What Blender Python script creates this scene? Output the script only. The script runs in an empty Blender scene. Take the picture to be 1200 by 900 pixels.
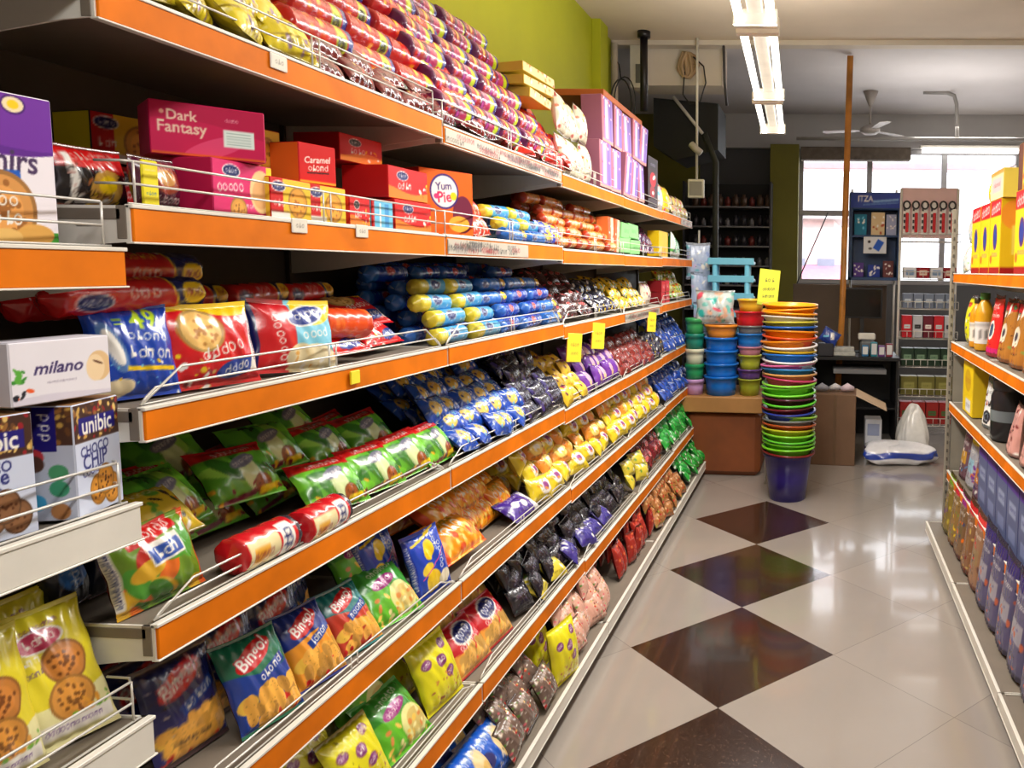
import bpy, math, random
import numpy as np
from mathutils import Vector, Matrix, Euler

PI = math.pi
sc = bpy.context.scene
COL = sc.collection
rng = random.Random(7)
nrs = np.random.RandomState(11)

# ------------------------------------------------------------------ camera, exposure, light
def rad(d): return d * PI / 180
yaw, pitch, roll, CAMH = .0463, .0896, .0145, 1.5819
fwd = Vector((-math.sin(yaw) * math.cos(pitch), math.cos(yaw) * math.cos(pitch), -math.sin(pitch)))
rgt = Vector((math.cos(yaw), math.sin(yaw), 0)); up = rgt.cross(fwd)
r2 = math.cos(roll) * rgt + math.sin(roll) * up; u2 = -math.sin(roll) * rgt + math.cos(roll) * up
cam = bpy.data.cameras.new('camera'); camo = bpy.data.objects.new('camera', cam); COL.objects.link(camo)
camo.matrix_world = Matrix(((r2.x, u2.x, -fwd.x, 0), (r2.y, u2.y, -fwd.y, 0), (r2.z, u2.z, -fwd.z, CAMH), (0, 0, 0, 1)))
cam.sensor_width = 36; cam.lens = 911 / 1200 * 36
cam.shift_x = (600 - 918.28) / 1200; cam.shift_y = (399 - 450) / 1200
cam.clip_start = .05; cam.clip_end = 200
sc.camera = camo

sc.view_settings.view_transform = 'Standard'
sc.view_settings.look = 'None'
sc.view_settings.exposure = -0.5
sc.view_settings.gamma = 1
sc.view_settings.use_curve_mapping = False
sc.cycles.use_denoising = True
sc.cycles.max_bounces = 6
sc.cycles.diffuse_bounces = 3
sc.cycles.glossy_bounces = 3
sc.cycles.transmission_bounces = 4
sc.cycles.transparent_max_bounces = 6
sc.cycles.sample_clamp_indirect = 4

w = bpy.data.worlds.new('sky'); sc.world = w; w.use_nodes = True
bg = w.node_tree.nodes['Background']; bg.inputs[0].default_value = (.95, .97, 1, 1); bg.inputs[1].default_value = 8.0   # bright overcast daylight, coming in through the shop window

def area(name, loc, rot, sx, sy, power, color=(1, .97, .92)):
    l = bpy.data.lights.new(name, 'AREA'); l.shape = 'RECTANGLE'; l.size = sx; l.size_y = sy
    l.energy = power; l.color = color
    o = bpy.data.objects.new(name, l); COL.objects.link(o); o.location = loc; o.rotation_euler = rot
    return o

# ------------------------------------------------------------------ colours and materials
def lin(c):
    c = np.asarray(c, float) / 255.0
    return np.where(c <= .04045, c / 12.92, ((c + .055) / 1.055) ** 2.4)
MATS = {}
def mat(name, col=None, rough=.5, metal=0, var=.08, scale=8, bump=0, spec=.5, coat=0, emit=None, estr=0, alpha=1, trans=0):
    if name in MATS: return MATS[name]
    m = bpy.data.materials.new(name); m.use_nodes = True; nt = m.node_tree; N = nt.nodes; L = nt.links
    b = N['Principled BSDF']
    b.inputs['Roughness'].default_value = rough; b.inputs['Metallic'].default_value = metal
    b.inputs['Specular IOR Level'].default_value = spec; b.inputs['Coat Weight'].default_value = coat
    b.inputs['Coat Roughness'].default_value = .12
    if trans: b.inputs['Transmission Weight'].default_value = trans
    if alpha < 1: b.inputs['Alpha'].default_value = alpha
    tc = N.new('ShaderNodeTexCoord'); nz = N.new('ShaderNodeTexNoise'); nz.inputs['Scale'].default_value = scale
    nz.inputs['Detail'].default_value = 4
    L.new(tc.outputs['Object'], nz.inputs['Vector'])
    hs = N.new('ShaderNodeHueSaturation')
    mr = N.new('ShaderNodeMapRange'); mr.inputs[3].default_value = 1 - var; mr.inputs[4].default_value = 1 + var
    mr.inputs[1].default_value = .3; mr.inputs[2].default_value = .7
    L.new(nz.outputs[0], mr.inputs[0]); L.new(mr.outputs[0], hs.inputs['Value'])
    if col is None:
        at = N.new('ShaderNodeAttribute'); at.attribute_name = 'art'; L.new(at.outputs['Color'], hs.inputs['Color'])
    else:
        c = lin(col); hs.inputs['Color'].default_value = (c[0], c[1], c[2], 1)
    L.new(hs.outputs[0], b.inputs['Base Color'])
    if bump:
        bp = N.new('ShaderNodeBump'); bp.inputs['Strength'].default_value = bump; bp.inputs['Distance'].default_value = .004
        L.new(nz.outputs[0], bp.inputs['Height']); L.new(bp.outputs[0], b.inputs['Normal'])
    if emit is not None:
        c = lin(emit); b.inputs['Emission Color'].default_value = (c[0], c[1], c[2], 1); b.inputs['Emission Strength'].default_value = estr
    MATS[name] = m
    return m
FOIL = mat('printed_film', None, .26, 0, .04, 30, .35, .6, .35)
CARD = mat('printed_card', None, .5, 0, .03, 10, 0, .25, 0)
MATTE = mat('painted_print', None, .55, 0, .04, 10)
GLOSSY = mat('moulded_plastic', None, .28, 0, .03, 6, 0, .5, .1)
ORANGE = mat('orange_rail_film', (222, 116, 8), .6, 0, .2, 7, 0, .12, 0)
WHITE = mat('white_enamel', (226, 222, 212), .35, 0, .07, 9, 0, .5)
WIRE = mat('plated_wire', (215, 212, 205), .3, .35, .05)
DECK = mat('shelf_deck_enamel', (122, 112, 100), .5, 0, .06)
BACKP = mat('dark_back_panel', (70, 58, 48), .7, 0, .1)

# ------------------------------------------------------------------ mesh building
class MB:
    """collects patches; build() links them as ONE mesh object"""
    def __init__(s): s.v = []; s.f = []; s.c = []; s.m = []; s.n = 0; s.sm = []
    def add(s, V, F, col=(200, 200, 200), mi=0, smooth=False):
        V = np.asarray(V, float); s.v.append(V)
        col = np.asarray(col, float)
        if col.ndim == 1: col = np.tile(col, (len(V), 1))
        s.c.append(col)
        s.f += [tuple(i + s.n for i in f) for f in F]; s.m += [mi] * len(F); s.sm += [smooth] * len(F); s.n += len(V)
    def grid(s, P, C, mi=0, smooth=True, close_u=False):
        """P (nv,nu,3) positions, C (nv,nu,3) colours or one colour"""
        nv, nu = P.shape[:2]; C = np.asarray(C, float)
        if C.ndim == 1: C = np.tile(C, (nv, nu, 1))
        iv, iu = np.mgrid[0:nv - 1, 0:(nu if close_u else nu - 1)]
        a = iv * nu + iu; b = iv * nu + (iu + 1) % nu; F = np.stack([a, b, b + nu, a + nu], -1).reshape(-1, 4)
        s.add(P.reshape(-1, 3), F.tolist(), C.reshape(-1, 3), mi, smooth)
    def box(s, x0, x1, y0, y1, z0, z1, col=(200, 200, 200), mi=0, bev=0.0):
        if bev <= 0: bev = min(x1 - x0, y1 - y0, z1 - z0) * .08
        b = min(bev, .45 * min(x1 - x0, y1 - y0, z1 - z0))
        xs, ys, zs = (x0, x1), (y0, y1), (z0, z1); V = []; idx = {}
        for i in (0, 1):
            for j in (0, 1):
                for k in (0, 1):
                    sx, sy, sz = (1 - 2 * i), (1 - 2 * j), (1 - 2 * k)
                    for a in range(3):
                        p = [xs[i], ys[j], zs[k]]
                        if a != 0: p[0] += sx * b
                        if a != 1: p[1] += sy * b
                        if a != 2: p[2] += sz * b
                        idx[i, j, k, a] = len(V); V.append(p)
        F = []
        for a in range(3):
            for e in (0, 1):
                o = [q for q in range(3) if q != a]
                def key(p, q):
                    t = [0, 0, 0]; t[a] = e; t[o[0]] = p; t[o[1]] = q; return (*t, a)
                F.append([idx[key(0, 0)], idx[key(1, 0)], idx[key(1, 1)], idx[key(0, 1)]])
            o = [q for q in range(3) if q != a]
            for p in (0, 1):
                for q in (0, 1):
                    t0 = [0, 0, 0]; t1 = [0, 0, 0]; t0[a] = 0; t1[a] = 1
                    for t in (t0, t1): t[o[0]] = p; t[o[1]] = q
                    F.append([idx[(*t0, o[0])], idx[(*t1, o[0])], idx[(*t1, o[1])], idx[(*t0, o[1])]])
        for i in (0, 1):
            for j in (0, 1):
                for k in (0, 1): F.append([idx[i, j, k, 0], idx[i, j, k, 1], idx[i, j, k, 2]])
        Va = np.array(V); c = Va.mean(0); G = []
        for f in F:
            q = Va[f]; n = np.cross(q[1] - q[0], q[2] - q[0])
            G.append(f if np.dot(n, q.mean(0) - c) > 0 else f[::-1])
        s.add(V, G, col, mi)
    def prism(s, pts, z0, z1, col=(200, 200, 200), mi=0):
        """polygon pts [(x,y)] ccw extruded along z"""
        n = len(pts); V = [(x, y, z0) for x, y in pts] + [(x, y, z1) for x, y in pts]
        F = [list(range(n))[::-1], list(range(n, 2 * n))] + [[i, (i + 1) % n, n + (i + 1) % n, n + i] for i in range(n)]
        s.add(V, F, col, mi)
    def tube(s, pts, r, col=(200, 200, 200), mi=0, n=8, cap=True):
        pts = [Vector(p) for p in pts]; R = r if isinstance(r, (list, tuple)) else [r] * len(pts)
        t0 = (pts[1] - pts[0]).normalized(); a = t0.orthogonal().normalized(); V = []
        for i, p in enumerate(pts):
            t = ((pts[min(i + 1, len(pts) - 1)] - pts[max(i - 1, 0)])).normalized()
            a = (a - t * a.dot(t)).normalized(); b = t.cross(a)
            V += [tuple(p + (a * math.cos(2 * PI * k / n) + b * math.sin(2 * PI * k / n)) * R[i]) for k in range(n)]
        m = len(pts); F = [[i * n + k, i * n + (k + 1) % n, (i + 1) * n + (k + 1) % n, (i + 1) * n + k] for i in range(m - 1) for k in range(n)]
        if cap: F += [list(range(n))[::-1], [(m - 1) * n + k for k in range(n)]]
        s.add(V, F, col, mi, True)
    def lathe(s, prof, col=(200, 200, 200), mi=0, n=24, c=(0, 0, 0), C=None):
        """prof [(r,z)], optional per-ring colours C"""
        P = np.array([[(c[0] + r * math.cos(2 * PI * k / n), c[1] + r * math.sin(2 * PI * k / n), c[2] + z) for k in range(n)] for r, z in prof])
        cc = col if C is None else np.repeat(np.array(C, float)[:, None, :], n, 1)
        s.grid(P, cc, mi, True, True)
    def build(s, name, mats, parent=None, xf=None):
        me = bpy.data.meshes.new(name)
        V = np.concatenate(s.v)
        if xf is not None:
            M = np.array(xf); V = V @ M[:3, :3].T + M[:3, 3]
        me.from_pydata(V.tolist(), [], s.f)
        if not isinstance(mats, (list, tuple)): mats = [mats]
        for m in mats: me.materials.append(m)
        me.polygons.foreach_set('material_index', s.m)
        me.polygons.foreach_set('use_smooth', s.sm)
        at = me.color_attributes.new('art', 'FLOAT_COLOR', 'POINT')
        C = lin(np.concatenate(s.c)); C = np.concatenate([C, np.ones((len(C), 1))], 1)
        at.data.foreach_set('color', C.ravel()); me.update()
        o = bpy.data.objects.new(name, me); COL.objects.link(o)
        if parent: o.parent = parent
        return o

def tag(o, label, cat, group=None, kind=None):
    o['label'] = label; o['category'] = cat
    if group: o['group'] = group
    if kind: o['kind'] = kind
    return o
def struct(o): o['kind'] = 'structure'; return o
def empty(name, loc=(0, 0, 0), rz=0):
    o = bpy.data.objects.new(name, None); COL.objects.link(o); o.location = loc; o.rotation_euler = (0, 0, rz); o.empty_display_size = .1
    return o
def copy_tree(o, parent=None):
    c = o.copy(); COL.objects.link(c)
    if parent: c.parent = parent
    for ch in list(o.children): copy_tree(ch, c)
    return c

# ------------------------------------------------------------------ printed art, drawn into colour grids
TXT = {}
def text_mask(s, slant=0):
    k = (s, slant)
    if k in TXT: return TXT[k]
    cu = bpy.data.curves.new('lettering', 'FONT'); cu.body = s; cu.resolution_u = 3; cu.shear = slant; cu.offset = .018
    o = bpy.data.objects.new('lettering', cu); COL.objects.link(o)
    dg = bpy.context.evaluated_depsgraph_get(); me = o.evaluated_get(dg).to_mesh(); me.calc_loop_triangles()
    V = np.array([v.co[:2] for v in me.vertices]); T = np.array([t.vertices[:] for t in me.loop_triangles])
    o.evaluated_get(dg).to_mesh_clear(); bpy.data.objects.remove(o); bpy.data.curves.remove(cu)
    lo = V.min(0); hi = V.max(0); H = 56; W = max(8, int(H * (hi[0] - lo[0]) / (hi[1] - lo[1])))
    M = np.zeros((H, W), bool); P = (V - lo) / (hi - lo) * (W - 1, H - 1)
    for t in T:
        a, b, c = P[t]; x0, y0 = np.floor(np.minimum(np.minimum(a, b), c)).astype(int); x1, y1 = np.ceil(np.maximum(np.maximum(a, b), c)).astype(int)
        X, Y = np.meshgrid(np.arange(x0, x1 + 1), np.arange(y0, y1 + 1))
        d = lambda p, q: (q[0] - p[0]) * (Y - p[1]) - (q[1] - p[1]) * (X - p[0])
        e1, e2, e3 = d(a, b), d(b, c), d(c, a); ins = ((e1 >= -.01) & (e2 >= -.01) & (e3 >= -.01)) | ((e1 <= .01) & (e2 <= .01) & (e3 <= .01))
        ok = ins & (X >= 0) & (X < W) & (Y >= 0) & (Y < H); M[Y[ok], X[ok]] = True
    TXT[k] = M
    return M

class Art:
    """a w x h (physical, any unit) print; drawn on a fine raster, sampled down to the vertex grid"""
    def __init__(s, w, h, col, nu=40):
        nu = int(nu * 1.4) if nu < 40 else nu; s.w, s.h = w, h; s.nu = nu; s.small = nu < 54; s.nv = max(3, int(round(nu * h / w)))
        s.NU, s.NV = s.nu * 3, s.nv * 3
        s.a = np.tile(np.array(col, float), (s.NV, s.NU, 1))
        s.X, s.Y = np.meshgrid((np.arange(s.NU) + .5) / s.NU, (np.arange(s.NV) + .5) / s.NV)
    def _loc(s, cx, cy, rot):
        dx = (s.X - cx) * s.w; dy = (s.Y - cy) * s.h; c, q = math.cos(rad(rot)), math.sin(rad(rot))
        return dx * c + dy * q, -dx * q + dy * c
    def ell(s, cx, cy, rx, ry, col, rot=0):      # radii as fractions of the width
        x, y = s._loc(cx, cy, rot); s.a[(x / (rx * s.w)) ** 2 + (y / (ry * s.w)) ** 2 < 1] = col; return s
    def rect(s, x0, y0, x1, y1, col): s.a[(s.X >= x0) & (s.X <= x1) & (s.Y >= y0) & (s.Y <= y1)] = col; return s
    def bar(s, cx, cy, w, h, col, rot=0):
        x, y = s._loc(cx, cy, rot); s.a[(abs(x) < w * s.w / 2) & (abs(y) < h * s.w / 2)] = col; return s
    def wave(s, y0, amp, freq, ph, col, above=True):
        m = s.Y > y0 + amp * np.sin(freq * s.X * 6.283 + ph); s.a[m if above else ~m] = col; return s
    def text(s, t, cx, cy, w, col, rot=0, slant=0, hh=None, outline=None):
        M = text_mask(t, slant); H, W = M.shape; h = hh if hh else w * H / W
        x, y = s._loc(cx, cy, rot); u = x / (w * s.w) + .5; v = y / (h * s.w) + .5
        def hit(u, v):
            ok = (u > 0) & (u < 1) & (v > 0) & (v < 1); r = np.zeros(u.shape, bool)
            r[ok] = M[(v[ok] * H).astype(int), (u[ok] * W).astype(int)]; return r
        if outline is not None:
            for dx in (-.035, 0, .035):
                for dy in (-.07, 0, .07): s.a[hit(u + dx / (w * 3), v + dy)] = outline
        s.a[hit(u, v)] = col; return s
    def ring(s, cx, cy, rx, ry, col, rot=0, t=.45):
        x, y = s._loc(cx, cy, rot); d = (x / (rx * s.w)) ** 2 + (y / (ry * s.w)) ** 2; s.a[(d < 1) & (d > t)] = col; return s
    def squig(s, cx, cy, w, h, col, rot=0, seed=1):   # illegible rounded lettering
        r = random.Random(seed); n = max(3, int(w / h * 1.25)); c, q = math.cos(rad(rot)), math.sin(rad(rot)); f = s.w / s.h
        def at(dx, dy): return cx + dx * c - dy * q, cy + (dx * q + dy * c) * f
        for i in range(n):
            t = (i + .5) / n - .5 + r.uniform(-.1, .1) / n; x0 = t * w; k = r.randrange(5)
            if k in (0, 1): s.ring(*at(x0, 0), h * .36, h * r.uniform(.36, .48), col, rot + r.uniform(-10, 10))
            elif k == 2: s.bar(*at(x0, h * .08), h * .17, h * 1.1, col, rot + r.uniform(-20, 4)); s.ell(*at(x0 + h * .2, -h * .2), h * .22, h * .2, col)
            elif k == 3:
                for o in (-.26, .22): s.bar(*at(x0 + o * h, -h * .05), h * .15, h * .75, col, rot - 8)
                s.ell(*at(x0, h * .28), h * .34, h * .13, col, rot)
            else: s.ring(*at(x0, -h * .08), h * .33, h * .38, col, rot); s.bar(*at(x0 + h * .28, h * .1), h * .15, h, col, rot - 6)
        return s
    def logo(s, cx, cy, rx, oval, ink, rot=12, rim=(245, 240, 235), seed=1):
        s.ell(cx, cy, rx * 1.12, rx * .55, rim, rot); s.ell(cx, cy, rx, rx * .45, oval, rot); s.squig(cx, cy, rx * 1.5, rx * .42, ink, rot, seed); return s
    def biscuit(s, cx, cy, r, col=(222, 160, 70), dot=(150, 90, 30), seed=3, n=14):
        q = random.Random(seed); d = tuple(int(k * .75) for k in col)
        s.ell(cx, cy, r, r, d); s.ell(cx, cy, r * .88, r * .88, col); s.ell(cx, cy, r * .6, r * .6, tuple(min(255, int(k * 1.08)) for k in col))
        for i in range(n):
            a = q.uniform(0, 6.28); e = q.uniform(0, .75) * r
            s.ell(cx + e * math.cos(a), cy + e * math.sin(a) * s.w / s.h, r * .09, r * .09, dot)
        return s
    def busy(s, cols, n, smin=.02, smax=.07, box=(0, 0, 1, 1), seed=5):
        q = random.Random(seed)
        for i in range(n):
            s.ell(q.uniform(box[0], box[2]), q.uniform(box[1], box[3]), q.uniform(smin, smax), q.uniform(smin, smax) * .6, q.choice(cols), q.uniform(0, 180))
        return s
    def get(s, nv=None, nu=None):
        a = s.a.reshape(s.nv, 3, s.nu, 3, 3).mean((1, 3))
        if nv is None: return a
        iv = np.clip((np.arange(nv) + .5) / nv * s.nv, 0, s.nv - 1).astype(int); iu = np.clip((np.arange(nu) + .5) / nu * s.nu, 0, s.nu - 1).astype(int)
        return a[iv][:, iu]

# ------------------------------------------------------------------ package shapes (local: width x, front faces -y, height z)
def bag_mesh(m, W, H, T, art, back=(120, 120, 130), crimp=.06, seed=0, pouch=False, sag=.0):
    """pillow bag with crimped ends, or stand-up pouch with a full bottom"""
    A = art.get(); nv, nu = A.shape[:2]; q = random.Random(seed)
    u = np.linspace(0, 1, nu); v = np.linspace(0, 1, nv); Uu, Vv = np.meshgrid(u, v)
    cr = crimp * (W / H if W < H else 1)
    s = np.clip((Vv - (0 if pouch else cr)) / (1 - cr - (0 if pouch else cr)), 0, 1)
    if pouch: prof = np.where(s < .12, .85 + .15 * s / .12, 1) * np.clip(1 - s, 0, 1) ** .55
    else: prof = np.clip(np.sin(PI * s), 0, 1) ** .5
    prof = prof * np.clip(1 - np.abs(2 * Uu - 1) ** 2.8, 0, 1) ** .6
    wr = np.zeros_like(Uu)
    for k in range(9):
        fx, fy, ph = q.uniform(3, 15), q.uniform(1, 6), q.uniform(0, 6.28)
        wr += np.sin(fx * Uu * 3 + fy * Vv * 3 + ph) * q.uniform(.2, 1)
    edge = np.exp(-np.minimum(s, 1 - s) * 7)
    wr2 = np.sin(Uu * 42 + 3 * np.sin(Vv * 5 + q.uniform(0, 6))) * edge
    t = T / 2 * prof * (1 + .05 * wr / 2) + T * .035 * wr2 * (prof > .05)
    cz = .0012 * np.sin(Vv * H * 1500) * ((Vv < cr) | (Vv > 1 - cr))
    x = (Uu - .5) * W * (1 - .07 * np.sin(PI * Vv) + .015 * np.sin(Vv * 17 + seed))
    z = Vv * H * (1 - .02 * np.sin(PI * Uu))
    bend = sag * T * np.sin(PI * Vv)
    Pf = np.stack([x, -t - cz + bend, z], -1); Pb = np.stack([x, t * .85 - cz + .0006 + bend, z], -1)[:, ::-1]
    m.grid(Pf, A); B = np.tile(np.array(back, float), (nv, nu, 1)) * .35 + A[:, ::-1] * .65 if back is None else np.tile(np.array(back, float), (nv, nu, 1))
    m.grid(Pb[::, ::], B)
def roll_mesh(m, R, L, art, end=(200, 60, 50), seed=0):
    """wrapped biscuit roll lying along x with gathered ends"""
    A = art.get(); nv, nu = A.shape[:2]
    a = np.linspace(0, 2 * PI, nv) - .35; x = np.linspace(-L / 2, L / 2, nu)
    s = np.abs(x) / (L / 2); r = np.where(s < .86, R, R * np.clip(1 - ((s - .86) / .1) ** 1.5 * .8, .2, 1)); r = np.where(s > .965, R * (.2 + (s - .965) / .03 * .35), r); r[0] = r[-1] = R * .03
    q = random.Random(seed); ph = q.uniform(0, 6)
    rr = r[None, :] * (1 + .03 * np.sin(a[:, None] * 9 + ph) * (s[None, :] > .8) + .02 * np.sin(x[None, :] * 180 + ph + 2 * np.sin(a[:, None] * 2)) + .05 * np.sin(a[:, None] * 2 + ph) * .4)
    P = np.stack([np.tile(x, (nv, 1)), np.cos(a)[:, None] * rr, R + np.sin(a)[:, None] * rr], -1)
    m.grid(P[::-1], A)
    for sx in (-1, 1):
        m.lathe([(0.001, 0), (R * .3, .001)], end, 0, 10)  # tiny cap at centre, kept inside
def box_mesh(m, W, H, D, front, side=None, top=None, base=(200, 60, 40), b=.0015):
    hw, hd = W / 2, D / 2
    def face(O, ex, ez, w, h, art):
        if isinstance(art, Art): A = art.get()
        else: A = np.tile(np.array(art if art is not None else base, float), (2, 2, 1))
        nv, nu = A.shape[:2]; u = np.linspace(b, w - b, nu); v = np.linspace(b, h - b, nv); Uu, Vv = np.meshgrid(u, v)
        P = np.array(O)[None, None] + Uu[..., None] * np.array(ex) + Vv[..., None] * np.array(ez); m.grid(P, A, 0, False)
    m.box(-hw, hw, -hd, hd, 0, H, base, 0, b)
    e = .0003
    face((-hw, -hd - e, 0), (1, 0, 0), (0, 0, 1), W, H, front)
    face((hw + e, -hd, 0), (0, 1, 0), (0, 0, 1), D, H, side if side is not None else base)
    face((-hw - e, hd, 0), (0, -1, 0), (0, 0, 1), D, H, side if side is not None else base)
    face((-hw, -hd, H + e), (1, 0, 0), (0, 1, 0), W, D, top if top is not None else base)

PROTO = {}
class Kind:
    """one kind of goods: a shared mesh; place() copies it"""
    def __init__(s, name, cat, build, material, fp):
        m = MB(); build(m); o = m.build(name, material); s.o = o; s.name = name; s.cat = cat; s.used = False; s.fp = fp
    def place(s, loc, rot, label, group=None, scale=1):
        o = s.o if not s.used else s.o.copy()
        if s.used: COL.objects.link(o)
        s.used = True
        o.location = loc; o.rotation_euler = rot; o.scale = (scale,) * 3
        tag(o, label, s.cat, group)
        if group is None and 'group' in o: del o['group']
        return o
def drop_unused(*ks):
    for k in ks:
        if not k.used: bpy.data.objects.remove(k.o)

def bag(name, W, H, T, art, back=(110, 110, 120), cat='snack packet', pouch=False, seed=1, sag=0):
    if art.small:      # the small packets carry fine print too
        m = art.a.mean((0, 1)); dk = tuple(m * .35); lt = tuple(np.minimum(255, m * .5 + 130))
        art.busy([dk, lt, tuple(m * .6)], 16, .01, .035, (0, 0, 1, 1), seed + 20).squig(.5, .78, .6, .09, lt, 6, seed + 31).squig(.45, .2, .5, .06, dk, -4, seed + 33)
        art.rect(0, .93, 1, 1, tuple(m * .55)).rect(0, 0, 1, .06, tuple(m * .6))
    return Kind(name, cat, lambda m: bag_mesh(m, W, H, T, art, back, seed=seed, pouch=pouch, sag=sag), FOIL, (W, T, H))
def roll(name, R, L, art, seed=1, cat='biscuit roll'):
    return Kind(name, cat, lambda m: roll_mesh(m, R, L, art, seed=seed), FOIL, (L, 2 * R, 2 * R))
def carton(name, W, H, D, front, side=None, top=None, base=(200, 60, 40), cat='box'):
    return Kind(name, cat, lambda m: box_mesh(m, W, H, D, front, side, top, base), CARD, (W, D, H))

ORD = ['first', 'second', 'third', 'fourth', 'fifth', 'sixth', 'seventh', 'eighth', 'ninth', 'tenth', 'eleventh', 'twelfth']
LAY = ['bottom', 'second', 'third', 'fourth', 'fifth', 'sixth', 'top']
FACE = rad(90)       # left goods turn their front (-y) to the aisle (+x)
def cluster(kinds, desc, where, y0, y1, T, xf, ny, nt, dz, dx=0.0, depth=1, ddx=.1, rx=-12, ry=0, rzj=6, jy=.1, jz=.06, tall=None, hi=1.0, side=1, step=0, shared=None):
    """goods along the shelf: ny across, nt layers, depth rows behind; one label where nothing tells them apart"""
    n = ny * nt * depth; out = []
    share = shared if shared is not None else n > 9
    if len((desc + ' ' + where).split()) + 6 + 2 * (nt > 1) + 2 * (depth > 1) > 16: share = True
    pitchy = (y1 - y0) / ny
    for d in range(depth):
        for t in range(nt):
            for i in range(ny):
                if (t * 7 + i * 13 + d * 5) % 17 == 16 and n > 16 and t == nt - 1: continue
                k = kinds[(i * 3 + t + d * 2 + rng.randrange(2)) % len(kinds)] if len(kinds) > 1 else kinds[0]
                y = y0 + (i + .5 + (t % 2) * .22 * (nt > 1) * (step or 1)) * pitchy + rng.uniform(-jy, jy) * pitchy
                if y > y1 - .3 * pitchy: y = y1 - .5 * pitchy
                x = xf + ((.034 if T < 1.1 else .014) * side if share else 0) - side * (dx * t + ddx * d) + rng.uniform(-.012, .006)
                z = T + dz * t + (d * .012 if nt > 1 else 0) + rng.uniform(0, jz) * dz * (t > 0)
                z += k.fp[1] * .45 * abs(math.sin(rad(rx))) if k.fp[1] != k.fp[2] else 0
                soft = FOIL.name == k.o.data.materials[0].name and k.fp[1] != k.fp[2]; ex = (11, 9, 1.5) if (soft and share) else (4, 2, 1)
                rot = (rad(rx + rng.uniform(-ex[0], ex[0])), rad(ry + rng.uniform(-ex[1], ex[1])), side * FACE + rad(rng.uniform(-rzj, rzj) * ex[2]))
                if share: lb, g = f'{desc} {where}', f'{desc}s {where}'
                else:
                    lb = f'{ORD[i]} {desc} from the near end {where}' if ny > 1 else f'{desc} {where}'
                    if nt > 1: lb = f'{LAY[t] if t < nt - 1 or t == 0 else "top"} layer, ' + lb
                    if depth > 1: lb = ('front row, ' if d == 0 else 'back row, ') + lb
                    g = f'{desc}s {where}' if n > 1 else None
                out.append(k.place((x, y, z), rot, lb, g, rng.uniform(.97, 1.03)))
    return out

# ================================================================== THE SETTING
def floor_material():
    m = bpy.data.materials.new('polished_floor_tiles'); m.use_nodes = True; nt = m.node_tree; N = nt.nodes; L = nt.links; b = N['Principled BSDF']
    def mt(op, a, c=None, v=None):
        n = N.new('ShaderNodeMath'); n.operation = op
        for i, q in enumerate((a, c, v)):
            if q is None: continue
            if isinstance(q, (int, float)): n.inputs[i].default_value = q
            else: L.new(q, n.inputs[i])
        return n.outputs[0]
    tc = N.new('ShaderNodeTexCoord'); sp = N.new('ShaderNodeSeparateXYZ'); L.new(tc.outputs['Object'], sp.inputs[0])
    d = .6 * 2 ** .5; dx = mt('SUBTRACT', sp.outputs[0], -.3423); dy = mt('SUBTRACT', sp.outputs[1], 2.6737)
    p = mt('DIVIDE', mt('ADD', dy, dx), d); q = mt('DIVIDE', mt('SUBTRACT', dy, dx), d)
    fp, fq = mt('FLOOR', p), mt('FLOOR', q)
    same = mt('LESS_THAN', mt('ABSOLUTE', mt('SUBTRACT', fp, fq)), .5); near = mt('LESS_THAN', mt('ADD', fp, fq), 5)
    dark = mt('MULTIPLY', same, near)
    e = mt('MINIMUM', mt('MINIMUM', mt('FRACT', p), mt('FRACT', q)), mt('MINIMUM', mt('SUBTRACT', 1, mt('FRACT', p)), mt('SUBTRACT', 1, mt('FRACT', q))))
    joint = mt('LESS_THAN', e, .0022)
    n1 = N.new('ShaderNodeTexNoise'); n1.inputs['Scale'].default_value = 1.7; n1.inputs['Detail'].default_value = 5; L.new(tc.outputs['Object'], n1.inputs['Vector'])
    n2 = N.new('ShaderNodeTexVoronoi'); n2.inputs['Scale'].default_value = 95; L.new(tc.outputs['Object'], n2.inputs['Vector'])
    cell = N.new('ShaderNodeTexWhiteNoise'); cx = N.new('ShaderNodeCombineXYZ'); L.new(fp, cx.inputs[0]); L.new(fq, cx.inputs[1]); L.new(cx.outputs[0], cell.inputs['Vector'])
    light = N.new('ShaderNodeMix'); light.data_type = 'RGBA'
    a, c = lin((166, 157, 148)), lin((138, 130, 123)); light.inputs[6].default_value = (*a, 1); light.inputs[7].default_value = (*c, 1)
    L.new(mt('ADD', mt('MULTIPLY', n1.outputs[0], .7), mt('MULTIPLY', cell.outputs[0], .25)), light.inputs[0])
    dk = N.new('ShaderNodeMix'); dk.data_type = 'RGBA'
    a, c = lin((92, 66, 50)), lin((48, 29, 20)); dk.inputs[6].default_value = (*a, 1); dk.inputs[7].default_value = (*c, 1)
    L.new(mt('MULTIPLY', n2.outputs['Distance'], 2.2), dk.inputs[0])
    mx = N.new('ShaderNodeMix'); mx.data_type = 'RGBA'; L.new(dark, mx.inputs[0]); L.new(light.outputs[2], mx.inputs[6]); L.new(dk.outputs[2], mx.inputs[7])
    mj = N.new('ShaderNodeMix'); mj.data_type = 'RGBA'; L.new(mt('MULTIPLY', joint, .45), mj.inputs[0]); L.new(mx.outputs[2], mj.inputs[6]); mj.inputs[7].default_value = (.06, .05, .045, 1)
    L.new(mj.outputs[2], b.inputs['Base Color'])
    rr = N.new('ShaderNodeMapRange'); L.new(n1.outputs[0], rr.inputs[0]); rr.inputs[3].default_value = .1; rr.inputs[4].default_value = .24
    L.new(rr.outputs[0], b.inputs['Roughness']); b.inputs['Specular IOR Level'].default_value = .7; b.inputs['Coat Weight'].default_value = .5; b.inputs['Coat Roughness'].default_value = .06
    return m
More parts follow.
